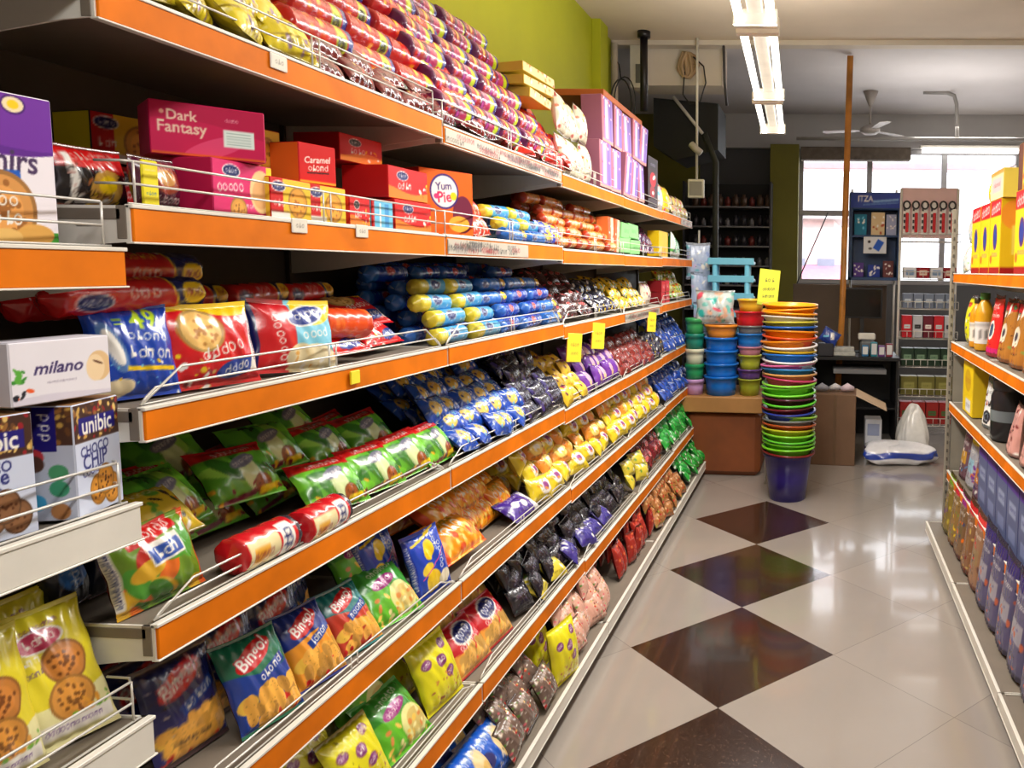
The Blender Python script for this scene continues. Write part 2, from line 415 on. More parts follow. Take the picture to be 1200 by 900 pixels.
fl = MB(); fl.box(-4.2, 4.2, -2.0, 10.4, -.12, 0, bev=.001); struct(fl.build('floor', floor_material()))

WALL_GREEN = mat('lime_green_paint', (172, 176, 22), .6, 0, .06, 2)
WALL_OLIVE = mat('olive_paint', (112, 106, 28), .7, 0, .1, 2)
WALL_GREY = mat('grey_paint', (184, 182, 182), .7, 0, .06, 2)
WALL_DARK = mat('dark_grey_paint', (84, 84, 86), .7, 0, .08, 2)
CREAM = mat('cream_paint', (212, 200, 184), .65, 0, .06, 3)
CEIL = mat('beige_ceiling_paint', (222, 204, 182), .75, 0, .07, 1.2)
CEILF = mat('pale_ceiling_paint', (204, 198, 198), .75, 0, .08, .9)
def slab(name, b, m):
    q = MB(); q.box(*b, bev=.002); return struct(q.build(name, m))
slab('wall_left', (-2.0, -1.85, -1.6, 6.85, 0, 3.55), WALL_GREEN)
slab('trim_1', (-1.85, -1.78, 6.28, 6.5, 0, 3.55), WALL_GREEN)          # shallow pier in the green wall
slab('wall_rear', (-2.0, 3.3, -1.75, -1.6, 0, 3.55), CREAM)
slab('wall_right', (3.2, 3.35, -1.6, 10.4, 0, 3.6), CREAM)
slab('ceiling', (-2.0, 3.35, -1.75, 6.9, 3.55, 3.65), CEIL)
slab('ceiling_far', (-4.2, 3.35, 6.9, 10.4, 3.58, 3.68), CEILF)
slab('trim_2', (-1.85, 3.2, 6.86, 6.98, 3.51, 3.58), CREAM)
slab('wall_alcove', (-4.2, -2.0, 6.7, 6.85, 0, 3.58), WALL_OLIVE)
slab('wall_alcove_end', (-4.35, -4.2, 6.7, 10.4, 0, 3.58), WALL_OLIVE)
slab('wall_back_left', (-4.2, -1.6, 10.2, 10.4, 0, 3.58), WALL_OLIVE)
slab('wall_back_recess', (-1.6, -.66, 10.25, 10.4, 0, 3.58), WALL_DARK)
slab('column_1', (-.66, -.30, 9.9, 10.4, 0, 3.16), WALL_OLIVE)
slab('wall_back_lintel', (-1.6, 3.2, 10.15, 10.4, 3.15, 3.58), WALL_GREY)
slab('wall_back_below_window', (-.30, 3.2, 10.2, 10.4, 0, 1.42), WALL_DARK)
slab('trim_3', (-1.72, -.9, 7.0, 7.35, 3.2, 3.58), CREAM)               # cream bulkhead hanging from the ceiling
# shop window: frame with three lights and a transom rail, panes
ALU = mat('window_aluminium', (150, 148, 150), .45, .3, .05)
wf = MB()
for x in (-.28, .607, 1.563, 2.5): wf.box(x - .035, x + .035, 10.22, 10.3, 1.42, 3.15)
for z in (1.42, 3.09): wf.box(-.3, 3.2, 10.21, 10.31, z, z + .06)
wf.box(-.3, .6, 10.21, 10.31, 2.3, 2.37)
win = struct(wf.build('window_1', ALU))
gl = MB(); gl.box(-.3, 3.2, 10.255, 10.262, 1.45, 3.12, bev=.001)
gm = mat('window_glass', (250, 252, 255), .02, 0, 0, trans=1); gm.node_tree.nodes['Principled BSDF'].inputs['IOR'].default_value = 1.02
gl.build('pane', gm, win)
# outside: pavement and the houses opposite
pv = MB(); pv.box(-14, 18, 10.4, 32, -.2, -.05); struct(pv.build('pavement_outside', mat('pale_pavement', (205, 200, 195), .8)))
hb = MB(); hb.box(-3, .55, 20, 24, -.05, 2.9); t = hb.build('house', mat('pink_plaster', (235, 205, 200), .8))
tag(t, 'pale pink house with grey gable roof seen through the window', 'house')
rb = MB(); rb.add([(-3.2, 19.6, 2.9), (.8, 19.6, 2.9), (.8, 24.4, 2.9), (-3.2, 24.4, 2.9), (.0, 22, 4.2), (.8, 22, 4.2)], [[0, 1, 5, 4], [1, 2, 5], [2, 3, 4, 5], [3, 0, 4], [0, 3, 2, 1]])
rb.build('roof', mat('grey_roof_sheet', (170, 165, 165), .6), t)
sh = MB()
for i in range(3): sh.box(-1.6 + i * .75, -1.15 + i * .75, 19.9, 20.02, 1.0, 1.9)
sh.build('window', mat('far_window_glass', (120, 125, 140), .3), t)
aw = MB(); aw.add([(-2.6, 18.6, 1.15), (.6, 18.6, 1.15), (.6, 20, 1.75), (-2.6, 20, 1.75), (-2.6, 18.6, 1.08), (.6, 18.6, 1.08), (.6, 20, 1.68), (-2.6, 20, 1.68)],
                  [[0, 1, 2, 3], [7, 6, 5, 4], [0, 4, 5, 1], [1, 5, 6, 2], [2, 6, 7, 3], [3, 7, 4, 0]])
aw.build('awning', mat('rose_awning', (205, 120, 140), .7), t)

# ================================================================== LAMPS
TUBE = mat('tube_glow', (255, 255, 255), .3, 0, 0, emit=(255, 250, 240), estr=6)
def tube_fixture(x, y0, y1, z, label, power, hang=True, n=2, dxs=.072, skew=0.0, group='twin tube fixtures over the aisle'):
    t = empty('tube_light', (x, (y0 + y1) / 2, z)); L = y1 - y0; t.rotation_euler = (0, 0, skew)
    tag(t, label, 'tube light', group)
    b = MB(); b.box(-.03, .03, -L / 2, L / 2, .022, .06); b.build('housing', WHITE, t)
    for i in range(n):
        xx = (i - (n - 1) / 2) * dxs * 1.7
        q = MB(); q.tube([(xx, -L / 2 + .04, 0), (xx, L / 2 - .04, 0)], .017, mi=0, n=12); q.build('tube', TUBE, t)
    for s in (-1, 1):
        e = MB(); e.box(-.088, .088, s * (L / 2 - .02) - .02, s * (L / 2 - .02) + .02, -.025, .04); e.build('lamp_holder', WHITE, t)
        if hang:
            r = MB(); r.tube([(0, s * L * .4, .07), (0, s * L * .4, 3.56 - z)], .004); r.build('suspension_wire', WIRE, t)
    for i in range(n): area('tube_and_fill_light', (x + (i - (n - 1) / 2) * dxs * 1.7, (y0 + y1) / 2, z - .0185), (0, 0, skew), .034, L - .08, power / n)
    area('tube_and_fill_light', (x, (y0 + y1) / 2, z + .09), (PI, 0, skew), .15, L * .95, power * 1.0)
    return t
tube_fixture(-.29, 3.2, 4.46, 2.55, 'twin white tube light over the aisle, nearer the camera', 48, skew=.03)
tube_fixture(-.335, 4.5, 5.5, 2.55, 'short twin tube light over the aisle, farther one', 22, skew=.03)
# the run of tubes goes on overhead; behind the camera it is assumed
tube_fixture(-.255, 1.95, 3.14, 2.55, 'twin white tube light at the top edge of the photo, nearest one', 46, skew=.03)
for k, (x, y, p) in enumerate([(-.15, .4, 34)]):
    area('tube_and_fill_light', (x, y, 2.6), (0, 0, 0), .25, 1.2, p)  # assumed unseen lamp, added behind the camera without a fixture
area('tube_and_fill_light', (1.9, 3.0, 3.2), (0, 0, 0), .3, 3.6, 38)  # unseen fill lamp added over the right side for overall brightness
area('tube_and_fill_light', (1.2, 8.0, 2.7), (PI, 0, 0), 1.6, .3, 16)  # upward fill added to brighten the far ceiling, no fixture there
area('tube_and_fill_light', (1.6, 9.0, 3.2), (0, 0, 0), 1.2, .3, 26)  # bare fill lamp added to brighten the far end of the shop
t = empty('wall_tube_light', (1.75, 10.08, 3.12))
tag(t, 'white tube light mounted along the top of the shop window', 'tube light')
q = MB(); q.box(-.52, .72, .0, .06, .03, .07); q.build('housing', WHITE, t)
q = MB(); q.tube([(-.5, -.01, 0), (.7, -.01, 0)], .032); q.build('tube', TUBE, t)

# ================================================================== SHELVING
LY = [1.1237 + i * .9815 for i in range(-1, 6)]      # bay joints along the aisle
SHELF_N = 0
def shelf(side, y0, y1, T, xf, xb, label, rail=ORANGE, fh=.052, bd=.11, guard=True, group='orange-fronted shelves', gh=.068, sticker=None):
    """side=+1: front faces +x. parts: deck, price_rail, end_bracket (2), wire_guard"""
    t = empty('display_shelf', (xf, (y0 + y1) / 2, T)); tag(t, label, 'shelf', group)
    h = (y1 - y0) / 2 - .002; D = abs(xb - xf); s = side
    def X(a, b): return (min(a * -s, b * -s), max(a * -s, b * -s))
    m = MB(); a, b = X(.012, D); m.box(a, b, -h, h, -.022, -.004); a, b = X(.004, .02); m.box(a, b, -h, h, -.05, .0, bev=.001); m.build('deck', DECK if fh > 0 else WHITE, t)
    m = MB(); a, b = X(-.004, .004); m.box(a, b, -h + .004, h - .004, -fh, -.004, bev=.0012); m.build('price_rail', rail, t)
    m = MB(); a, b = X(-.006, .007); m.box(a, b, -h + .001, h - .001, -.004, .002, bev=.001); m.box(a, b, -h + .001, h - .001, -fh - .003, -fh, bev=.0008); m.build('rail_edge', WHITE, t)
    for e in (-1, 1):
        m = MB(); y = e * (h - .003)
        pts = [(0.0, -fh), (0.0, .0), (-D, .0), (-D, -bd), (-D * .75, -bd + .01), (-.05, -fh - .004)]
        V = [(px * s, y - .002, pz) for px, pz in pts] + [(px * s, y + .002, pz) for px, pz in pts]
        n = len(pts); m.add(V, [list(range(n)), list(range(n, 2 * n))[::-1]] + [[i, (i + 1) % n, n + (i + 1) % n, n + i] for i in range(n)])
        m.build('end_bracket', WHITE, t)
    if guard:
        m = MB(); x = -.01 * s; hh = h - .012
        for zz, ins in ((gh, 0), (gh * .5, .004)):
            if gh < .06: m.tube([(x, -hh, .003), (x, -hh + .012 + .03 * (ins == 0), zz * .55), (x, -hh + .03 + .05 * (ins == 0), zz), (x, hh - .03 - .05 * (ins == 0), zz), (x, hh - .012 - .03 * (ins == 0), zz * .55), (x, hh, .003)], .0021, n=6)
            else: m.tube([(x - .05 * s, -hh, zz), (x - .012 * s, -hh + .002, zz), (x, -hh + .014, zz), (x, hh - .014, zz), (x - .012 * s, hh - .002, zz), (x - .05 * s, hh, zz)], .0021, n=6)
        m.tube([(x, -hh, .004), (x, hh, .004)], .0019, n=5)
        k = 2
        for i in range(0 if gh >= .06 else 1, k + 1 if gh >= .06 else k):
            yy = -hh + .012 + (2 * hh - .024) * i / k
            for o in ((-.012, .012) if 0 < i < k else (0,)):
                m.tube([(x, yy + o, .003), (x, yy + o, gh)], .0018, n=5)
        m.build('wire_guard', WIRE, t)
    if sticker:
        for (ya, yb, c, sd) in sticker:
            A = Art(yb - ya, .042, (186, 178, 164), int((yb - ya) * 260) + 10)
            q = random.Random(sd)
            for i in range(int((yb - ya) * 40)): A.squig(q.uniform(.05, .95), q.uniform(.25, .75), .12, .016 / (yb - ya), q.choice([(90, 80, 70), (120, 110, 110), (60, 60, 60), (150, 60, 60)]), 0, i)
            C = A.get(); nv, nu = C.shape[:2]; P = np.zeros((nv, nu, 3)); P[..., 0] = .0062 * s
            P[..., 1] = np.linspace(ya, yb, nu)[None, ::s] - (y0 + y1) / 2; P[..., 2] = np.linspace(-fh + .004, -.008, nv)[:, None]
            m = MB(); m.grid(P, C, 0, False); q = P.copy(); q[..., 0] -= .002 * s; m.grid(q[:, ::-1], (200, 200, 200))
            m.build('paper_strip', CARD, t)
    return t
XB = -1.47
ROWS = [('top', 1.965, -1.035, .05), ('second', 1.665, -1.035, .054), ('third', 1.357, -1.035, .05), ('fourth', 1.012, -1.035, .056), ('fifth', .684, -1.012, .056), ('sixth', .382, -.957, .056)]
BAYS = ['first', 'second', 'third', 'fourth', 'fifth']
for bi in range(5):
    y0, y1 = LY[bi + 1], (LY[bi + 2] if bi < 4 else 6.22)
    dz = [0, 0, -.012, -.014, -.008][bi]
    for rn, T, xf, fh in ROWS:
        st = None
        if bi == 1 and rn == 'top': st = [(y0 + .01, y1 - .02, 0, 3)]
        if bi == 1 and rn == 'second': st = [(y0 + .01, y0 + .6, 0, 4)]
        if bi == 3 and rn == 'third': st = [(y0 + .0, y1 - .1, 0, 6)]
        if bi == 4 and rn == 'top': st = [(y1 - .5, y1 - .02, 0, 8)]
        up = .012 if (bi == 0 and rn == 'top') else 0
        shelf(1, y0 - 3 * up, y1, T + dz + up, xf, XB, f'{rn} orange-edged shelf in the {BAYS[bi]} full bay of the biscuit aisle', fh=fh, gh={'third': .055, 'fourth': .042, 'fifth': .036, 'sixth': .036}.get(rn, .068), group='orange-edged shelves of the left gondola', sticker=st)
    shelf(1, y0, y1, .11, -.861, XB, f'white base shelf above the floor in the {BAYS[bi]} full bay', rail=WHITE, fh=.05, bd=.054, gh=.0, guard=False, group='white base shelves of the left gondola')
# the near, partly seen bay
yn0, yn1 = LY[0], LY[1]
shelf(1, yn0, yn1, 2.02, -1.04, XB, 'dark-edged top shelf cut off in the upper left corner', rail=BACKP, fh=.05, guard=False, group='shelves of the near bay')
shelf(1, yn0, yn1, 1.600, -1.04, XB, 'orange-edged shelf in the near bay under the oat biscuit carton', fh=.055, group='shelves of the near bay')
shelf(1, yn0, yn1, 1.212, -1.04, XB, 'white-edged shelf in the near bay under the pale cookie boxes', rail=WHITE, fh=.055, group='shelves of the near bay')
shelf(1, yn0, yn1, .868, -1.04, XB, 'white-edged shelf in the near bay under the yellow cookie bags', rail=WHITE, fh=.06, group='shelves of the near bay')
# back panels and posts
t = empty('shelving_unit', (XB, 3.2, 0)); tag(t, 'dark back frame of the long biscuit gondola', 'shelving frame')
for i in range(6):
    y0 = LY[i]; y1 = LY[i + 1] if i < 5 else 6.22
    m = MB(); m.box(-.035, -.01, y0 - 3.2 + .003, y1 - 3.2 - .003, .0, 2.2); m.build('back_panel', BACKP, t)
for y in LY[:6] + [6.22]:
    m = MB(); m.box(-.008, .004, y - 3.2 - .015, y - 3.2 + .015, 0, 2.2); m.build('post', BACKP, t)
m = MB(); m.box(-1.44, -.95, 0.2, 6.2, 0, .054); t = m.build('gondola_plinth', mat('dark_plinth', (60, 50, 44), .6)); tag(t, 'dark recessed plinth under the white base shelves of the left gondola', 'plinth')
m = MB(); m.box(.72, 1.2, 1.75, 4.55, 0, .045); t = m.build('gondola_plinth', MATS['dark_plinth']); tag(t, 'dark recessed plinth under the right gondola', 'plinth')

# right gondola: fronts face the aisle (-x)
ry0, ry1 = 1.7, 4.58
RR = [('top', 1.58, .775, .05), ('second', 1.182, .775, .05), ('third', .826, .775, .052), ('fourth', .415, .775, .05)]
ym = 3.65
for rn, T, xf, fh in RR:
    for (a, b, nm) in ((ym, ry1, 'far'), (ym - .98, ym, 'near')):
        shelf(-1, a, b, T, xf, 1.22, f'{rn} orange-edged shelf of the right gondola, {nm} bay', fh=fh, guard=False, group='orange-edged shelves of the right gondola')
for (a, b, nm) in ((ym, ry1, 'far'), (ym - .98, ym, 'near'), (1.72, ym - .98, 'nearest')):
    shelf(-1, a, b, .10, .66, 1.22, f'white base shelf of the right gondola, {nm} bay', rail=WHITE, fh=.05, bd=.054, guard=False, group='white base shelves of the right gondola')
t = empty('shelving_unit', (1.22, ry1, 0)); tag(t, 'cream slotted post and back panel of the right gondola', 'shelving frame')
m = MB(); m.box(.015, .04, -2.86, 0, 0, 2.2); m.build('back_panel', mat('pale_back_panel', (205, 196, 176), .6), t)
m = MB(); m.box(-.462, -.438, .01, .04, .0, 1.95); m.box(-.43, .04, .02, .04, .1, 1.1); m.build('post', mat('cream_post', (148, 142, 128), .5), t)
m = MB()
for i in range(36): m.box(-.454, -.446, .004, .0102, .12 + i * .05, .14 + i * .05)
m.build('slot', mat('slot_grey', (84, 78, 70), .6), t)

# ================================================================== GOODS: the prints
R_, Y_, B_, W_, G_, O_, P_, K_ = (205, 22, 24), (246, 206, 24), (20, 62, 170), (244, 240, 232), (70, 165, 40), (238, 112, 20), (96, 38, 130), (24, 20, 24)
NAVY, CY, PINK, BISC, GOLD, CREAMC, DRED = (16, 28, 96), (110, 195, 225), (226, 60, 120), (224, 168, 84), (214, 150, 40), (240, 222, 180), (120, 14, 22)
def red_roll_art(nu=44, first=R_, second=NAVY, seed=1):
    a = Art(.26, .17, first, nu)
    a.wave(.72, .02, 1, 0, tuple(min(255, c + 15) for c in first)).logo(.22, .45, .1, NAVY, W_, 0, seed=seed).squig(.25, .22, .24, .045, W_, 0, 2)
    a.squig(.52, .52, .2, .075, W_, 0, 4).squig(.52, .3, .2, .06, Y_, 0, 5).squig(.52, .7, .2, .05, Y_, 0, 6)
    a.bar(.86, .5, .26, 2, second, 12).bar(.725, .5, .015, 2, Y_, 12).ell(.85, .52, .085, .07, Y_).squig(.85, .52, .1, .05, DRED, 0, 8); a.busy([Y_, W_, BISC], 10, .008, .02, (0, .75, .7, 1), 3)
    return a
def packet_art(w, h, base, second, accent, nu=40, seed=1, logo=NAVY, ink=W_, pic='biscuit', word=None, wc=W_, wout=None, piccol=BISC, rotl=14):
    """common layout: logo oval and lettering above, a picture below, colour sweep and specks"""
    q = random.Random(seed); a = Art(w, h, base, nu)
    a.wave(.36, .07, .8, q.uniform(0, 6), second, False); a.busy([accent, second, tuple(min(255, int(c * 1.25)) for c in base)], 14, .015, .06, (0, 0, 1, 1), seed)
    if pic == 'biscuit':
        for cx, cy, r in ((.62, .3, .25), (.33, .22, .2), (.72, .12, .16)): a.biscuit(cx, cy, r, piccol, tuple(int(c * .6) for c in piccol), seed)
    elif pic == 'chips':
        for i in range(26): a.ell(q.uniform(.2, .9), q.uniform(.04, .42), .12, .075, q.choice([piccol, tuple(int(c * .85) for c in piccol), tuple(min(255, int(c * 1.12)) for c in piccol)]), q.uniform(0, 180))
        a.busy([tuple(int(c * .6) for c in piccol)], 50, .006, .014, (.15, .03, .95, .45), seed)
    elif pic == 'leaf':
        for i in range(7): a.ell(q.uniform(.1, .9), q.uniform(.1, .6), .22, .07, q.choice([accent, piccol, tuple(int(c * .8) for c in accent)]), q.uniform(0, 180))
        a.biscuit(.6, .2, .17, (130, 70, 35), (60, 30, 15), seed)
    a.logo(.5, .72, .27, logo, ink, rotl, seed=seed)
    if word: a.text(word, .5, .5, .62, wc, rotl * .6, .15, outline=wout)
    else: a.squig(.5, .52, .6, .09, wc, rotl * .6, seed + 2)
    a.squig(.5, .6, .3, .035, accent, rotl * .6, seed + 3)
    a.rect(0, .95, 1, 1, tuple(int(c * .8) for c in base)); a.rect(0, 0, 1, .05, tuple(int(c * .8) for c in base))
    return a

# ---- hero prints
def oat_art():
    a = Art(.16, .22, (238, 232, 240), 90)
    a.wave(.62, .03, .6, 2.6, (92, 30, 140)); a.wave(.66, .02, .5, 2.2, (112, 44, 160))
    for c in ((.2, .9), (.6, .93), (.1, .74)): a.ell(c[0], c[1], .13, .09, (70, 20, 110)); a.ell(c[0], c[1], .11, .07, CREAMC); a.ell(c[0], c[1], .06, .04, Y_)
    a.text('acinirs', .42, .555, .8, (70, 48, 90), 0, .1).bar(.32, .44, .62, .13, (24, 90, 190), 3).squig(.32, .44, .5, .07, W_, 3, 3)
    a.rect(0, 0, 1, .09, (70, 160, 60)).biscuit(.42, .23, .36, (214, 150, 80), (160, 100, 45), 4, 30)
    a.squig(.42, .29, .36, .12, W_, 0, 7).squig(.42, .17, .4, .12, W_, 0, 9).ell(.75, .07, .2, .1, BISC).ell(.45, .05, .16, .08, (235, 190, 110)).ell(.1, .05, .14, .07, (90, 170, 60))
    return a
def milano_art():
    a = Art(.145, .095, (232, 228, 236), 90)
    a.wave(.1, .03, .7, 0, (214, 208, 222), False).ell(.88, .5, .13, .17, (226, 190, 140)).ell(.84, .47, .1, .15, (240, 212, 170)).ell(.87, .56, .06, .012, (90, 50, 30), -25)
    a.text('milano', .46, .56, .5, (50, 34, 92), 0, .3).squig(.48, .32, .3, .028, (150, 140, 160), 0, 2)
    a.busy([(60, 140, 50), (90, 170, 60)], 10, .02, .05, (.02, .3, .12, .55), 2).busy([(230, 90, 40), (30, 30, 40)], 6, .02, .04, (.0, .1, .18, .25), 4)
    return a
def unibic_art(words, cookie, seed):
    a = Art(.125, .165, (206, 214, 236), 84)
    a.rect(0, .66, 1, 1, (70, 44, 34)).busy([(150, 100, 50), (200, 160, 80), (110, 70, 40), (225, 190, 110), (150, 30, 40)], 60, .02, .06, (0, .68, 1, 1), seed)
    a.bar(.5, .8, .8, .2, (34, 26, 120), 0).text('unibic', .5, .8, .66, W_)
    y = .585
    for i, t in enumerate(words): a.text(t, .42 if i < 2 else .36, y, .62 - .08 * i, (44, 48, 120), 4, .05); y -= .1
    for c in ((.45, .2), (.75, .17), (.62, .27)): a.biscuit(c[0], c[1], .19, cookie, (90, 50, 25), seed)
    return a
def unibic_side():
    a = Art(.07, .165, (198, 204, 224), 40)
    a.rect(0, .66, 1, 1, (80, 52, 40)).busy([(150, 100, 50), (200, 160, 80), (110, 70, 40)], 30, .04, .1, (0, .68, 1, 1), 2).bar(.5, .82, .4, 1.0, (34, 26, 120)).squig(.5, .82, .6, .2, W_, 90, 3)
    for i, (c, d) in enumerate([((200, 60, 70), .56), ((80, 160, 110), .42), ((90, 60, 50), .5), ((70, 160, 120), .28), ((70, 170, 220), .16), ((190, 130, 80), .08)]): a.ell(.28 if i % 2 == 0 else .7, d, .18, .17, c)
    return a
def yellow_cookie_art(nu=80):
    a = Art(.155, .2, (226, 210, 44), nu)
    a.rect(0, .0, 1, .05, (200, 184, 30)).rect(0, .95, 1, 1, (200, 184, 30)).wave(.34, .05, .6, 3, (236, 230, 170), False)
    a.logo(.52, .76, .2, (190, 50, 90), W_, 8, seed=5).squig(.5, .85, .5, .045, (110, 50, 120), 8, 4).squig(.42, .64, .5, .07, W_, 8, 6).squig(.35, .54, .4, .05, (90, 60, 130), 8, 8)
    a.biscuit(.66, .56, .2, (190, 120, 50), (110, 60, 20), 3, 24).biscuit(.62, .3, .2, (214, 146, 60), (130, 80, 30), 6, 24).rect(.3, .07, .95, .17, W_).squig(.6, .12, .5, .05, (120, 90, 150), 0, 3)
    a.busy([(120, 180, 60), (230, 160, 50)], 8, .02, .05, (.6, .15, .95, .25), 2)
    return a
def df_art():
    a = Art(.25, .115, (206, 26, 84), 110)
    a.wave(.5, .2, .4, 1, (190, 20, 74)); a.ell(.55, .2, .3, .08, (226, 70, 120), 20).ell(.1, .8, .02, .02, (240, 170, 150))
    a.text('Dark', .27, .76, .26, (246, 214, 190)).text('Fantasy', .27, .5, .42, (246, 214, 190)).rect(.62, .24, .9, .58, (232, 244, 240))
    for k in range(5): a.bar(.76, .3 + .055 * k, .22, .006, (150, 180, 175))
    a.squig(.7, .76, .12, .03, (250, 200, 200), 0, 3).rect(0, 0, 1, .05, (225, 90, 40))
    return a
def df_top(): return (225, 110, 150)
def pink_art():
    a = Art(.17, .1, (222, 40, 110), 70); a.logo(.3, .82, .13, NAVY, W_, 0, seed=2).squig(.28, .52, .42, .1, W_, 4, 4).squig(.6, .2, .3, .05, W_, 0, 5)
    a.ell(.8, .5, .2, .24, (246, 210, 150)).ell(.78, .45, .14, .16, (235, 180, 120)).biscuit(.4, .12, .14).rect(.9, .6, 1, 1, Y_); return a
def choc_art():
    a = Art(.1, .09, (206, 16, 20), 60); a.text('Caramel', .5, .62, .72, W_, 6, .2).squig(.5, .4, .56, .14, W_, 6, 2).bar(.5, .28, .6, .03, K_, 4).rect(.0, .0, 1, .07, (236, 150, 30)); return a
def redflora_art(seed=1, word='Treat'):
    a = Art(.17, .08, (208, 20, 24), 60); a.wave(.3, .1, .7, seed, (240, 130, 40), False).logo(.35, .74, .13, K_ if seed % 2 else NAVY, W_, 0, seed=seed).squig(.4, .42, .36, .1, W_, 3, seed + 4); a.busy([Y_, W_, O_], 12, .02, .04, (.6, 0, 1, .6), seed); return a
def orange_art():
    a = Art(.19, .185, (232, 100, 24), 80); a.ell(.8, .35, .2, .28, (110, 30, 60)).ell(.72, .2, .2, .12, (240, 170, 60)).ell(.45, .68, .27, .26, (60, 40, 120)).ell(.45, .68, .24, .23, W_)
    a.text('Yum', .43, .76, .3, (60, 30, 110), 6).text('Pie', .45, .6, .26, (220, 20, 80), 6).ell(.62, .62, .06, .06, Y_).ell(.3, .6, .05, .04, PINK); return a
def yelbox_art(seed=1):
    a = Art(.16, .1, (236, 196, 50), 50); a.rect(0, 0, .3, 1, R_).logo(.2, .8, .15, NAVY, W_, 0, seed=seed).biscuit(.66, .45, .24, (226, 160, 60), (170, 100, 40), seed).squig(.2, .4, .3, .1, W_, 0, seed).rect(.0, .0, .45, .2, W_); return a
def lightblue_art():
    a = Art(.11, .08, (196, 30, 30), 30); a.rect(.1, 0, 1, 1, (110, 190, 225)).rect(.35, .1, .42, .9, W_).rect(.6, .1, .8, .9, (70, 150, 210)); return a
def bag49():
    a = Art(.14, .15, (18, 66, 176), 64); a.text('49', .62, .84, .34, (190, 220, 40), 0, .1).bar(.32, .84, .1, .02, (190, 220, 40)).bar(.32, .79, .1, .02, (190, 220, 40))
    a.squig(.6, .64, .5, .11, W_, -6, 2).squig(.6, .46, .6, .13, W_, -6, 5).ell(.2, .55, .1, .3, (90, 130, 190), 15).ell(.2, .55, .07, .22, W_, 15).bar(.6, .3, .6, .05, Y_, -4).ell(.2, .12, .2, .1, CREAMC, 10).busy([CY, W_, Y_], 14, .01, .03, (0, 0, 1, .4), 3); return a
def redbag():
    a = Art(.2, .17, (212, 18, 30), 84); a.wave(.86, .05, 1, 0, Y_).ell(.36, .66, .24, .22, (190, 110, 40)).biscuit(.36, .66, .22, (236, 190, 110), (190, 130, 60), 4, 26)
    a.squig(.55, .42, .5, .11, W_, 12, 3).ell(.7, .2, .24, .09, (24, 60, 150), 12).squig(.7, .2, .3, .08, W_, 12, 3).bar(.94, .5, .1, .6, W_, -4).squig(.94, .5, .4, .05, NAVY, 90, 4).busy([Y_, W_, DRED, BISC], 22, .015, .05, (0, 0, .45, .4), 8); return a
def marie():
    a = Art(.19, .155, (206, 24, 34), 84); a.rect(.45, 0, 1, 1, (120, 200, 226)).ell(.75, .88, .3, .2, Y_, 20).ell(.62, .76, .25, .12, W_, 16).ell(.62, .76, .23, .1, (26, 52, 140), 16).squig(.62, .77, .34, .09, W_, 16, 2)
    a.ell(.7, .12, .32, .2, (240, 228, 190)).ell(.5, .2, .16, .14, (236, 220, 176)).squig(.7, .5, .36, .1, W_, 8, 7).squig(.27, .45, .5, .09, W_, 100, 4).busy([W_, BISC, (236, 214, 160)], 20, .02, .05, (.4, 0, 1, .25), 4).rect(0, 0, .06, 1, NAVY); return a
def green_pack(seed=1, banner=True, nu=56):
    a = Art(.16, .125, (96, 176, 44), nu); q = random.Random(seed)
    for i in range(9): a.ell(q.uniform(0, 1), q.uniform(.15, .8), .24, .09, q.choice([(120, 206, 50), (70, 150, 36), (160, 222, 80), (50, 120, 30)]), q.uniform(0, 180))
    a.ell(.52, .4, .13, .24, (214, 230, 170), 12).biscuit(.66, .2, .12, (160, 84, 36), (90, 44, 18), seed)
    if banner: a.rect(0, .78, 1, 1, R_).squig(.5, .86, .55, .08, W_, 4, seed)
    a.ell(.5, .62, .2, .08, (120, 120, 140), 18).squig(.5, .62, .34, .06, W_, 18, seed + 1).bar(.3, .07, .5, .05, (120, 40, 60), 6).bar(.75, .12, .28, .07, Y_, 6).busy([(120, 20, 30), (240, 180, 40)], 8, .02, .05, (0, 0, 1, .3), seed)
    return a
def big_green(nu=80):
    a = Art(.17, .16, (110, 150, 40), nu); q = random.Random(4)
    for i in range(16): a.ell(q.uniform(0, 1), q.uniform(0, .8), .2, .1, q.choice([(190, 40, 30), (80, 160, 50), (220, 170, 40), (60, 120, 30), (230, 110, 30)]), q.uniform(0, 180))
    a.bar(.5, .86, .62, .16, R_, 10).squig(.5, .86, .5, .09, W_, 10, 2).bar(.56, .62, .42, .26, W_, 8).bar(.56, .6, .38, .17, (40, 80, 170), 8).squig(.56, .6, .3, .12, W_, 8, 5).rect(0, .1, .07, .9, W_).squig(.035, .5, .7, .04, NAVY, 90, 6).rect(.93, 0, 1, 1, (226, 90, 30)); return a
def white_roll(nu=50):
    a = Art(.17, .15, (205, 24, 34), nu); a.rect(.1, .32, .56, .62, (236, 222, 170)).bar(.28, .47, .24, .12, (236, 170, 50)).squig(.3, .47, .3, .05, DRED, 0, 2).rect(.6, .3, .8, .68, W_).squig(.7, .5, .2, .12, NAVY, 90, 3).rect(.86, 0, 1, 1, (60, 50, 60)); return a
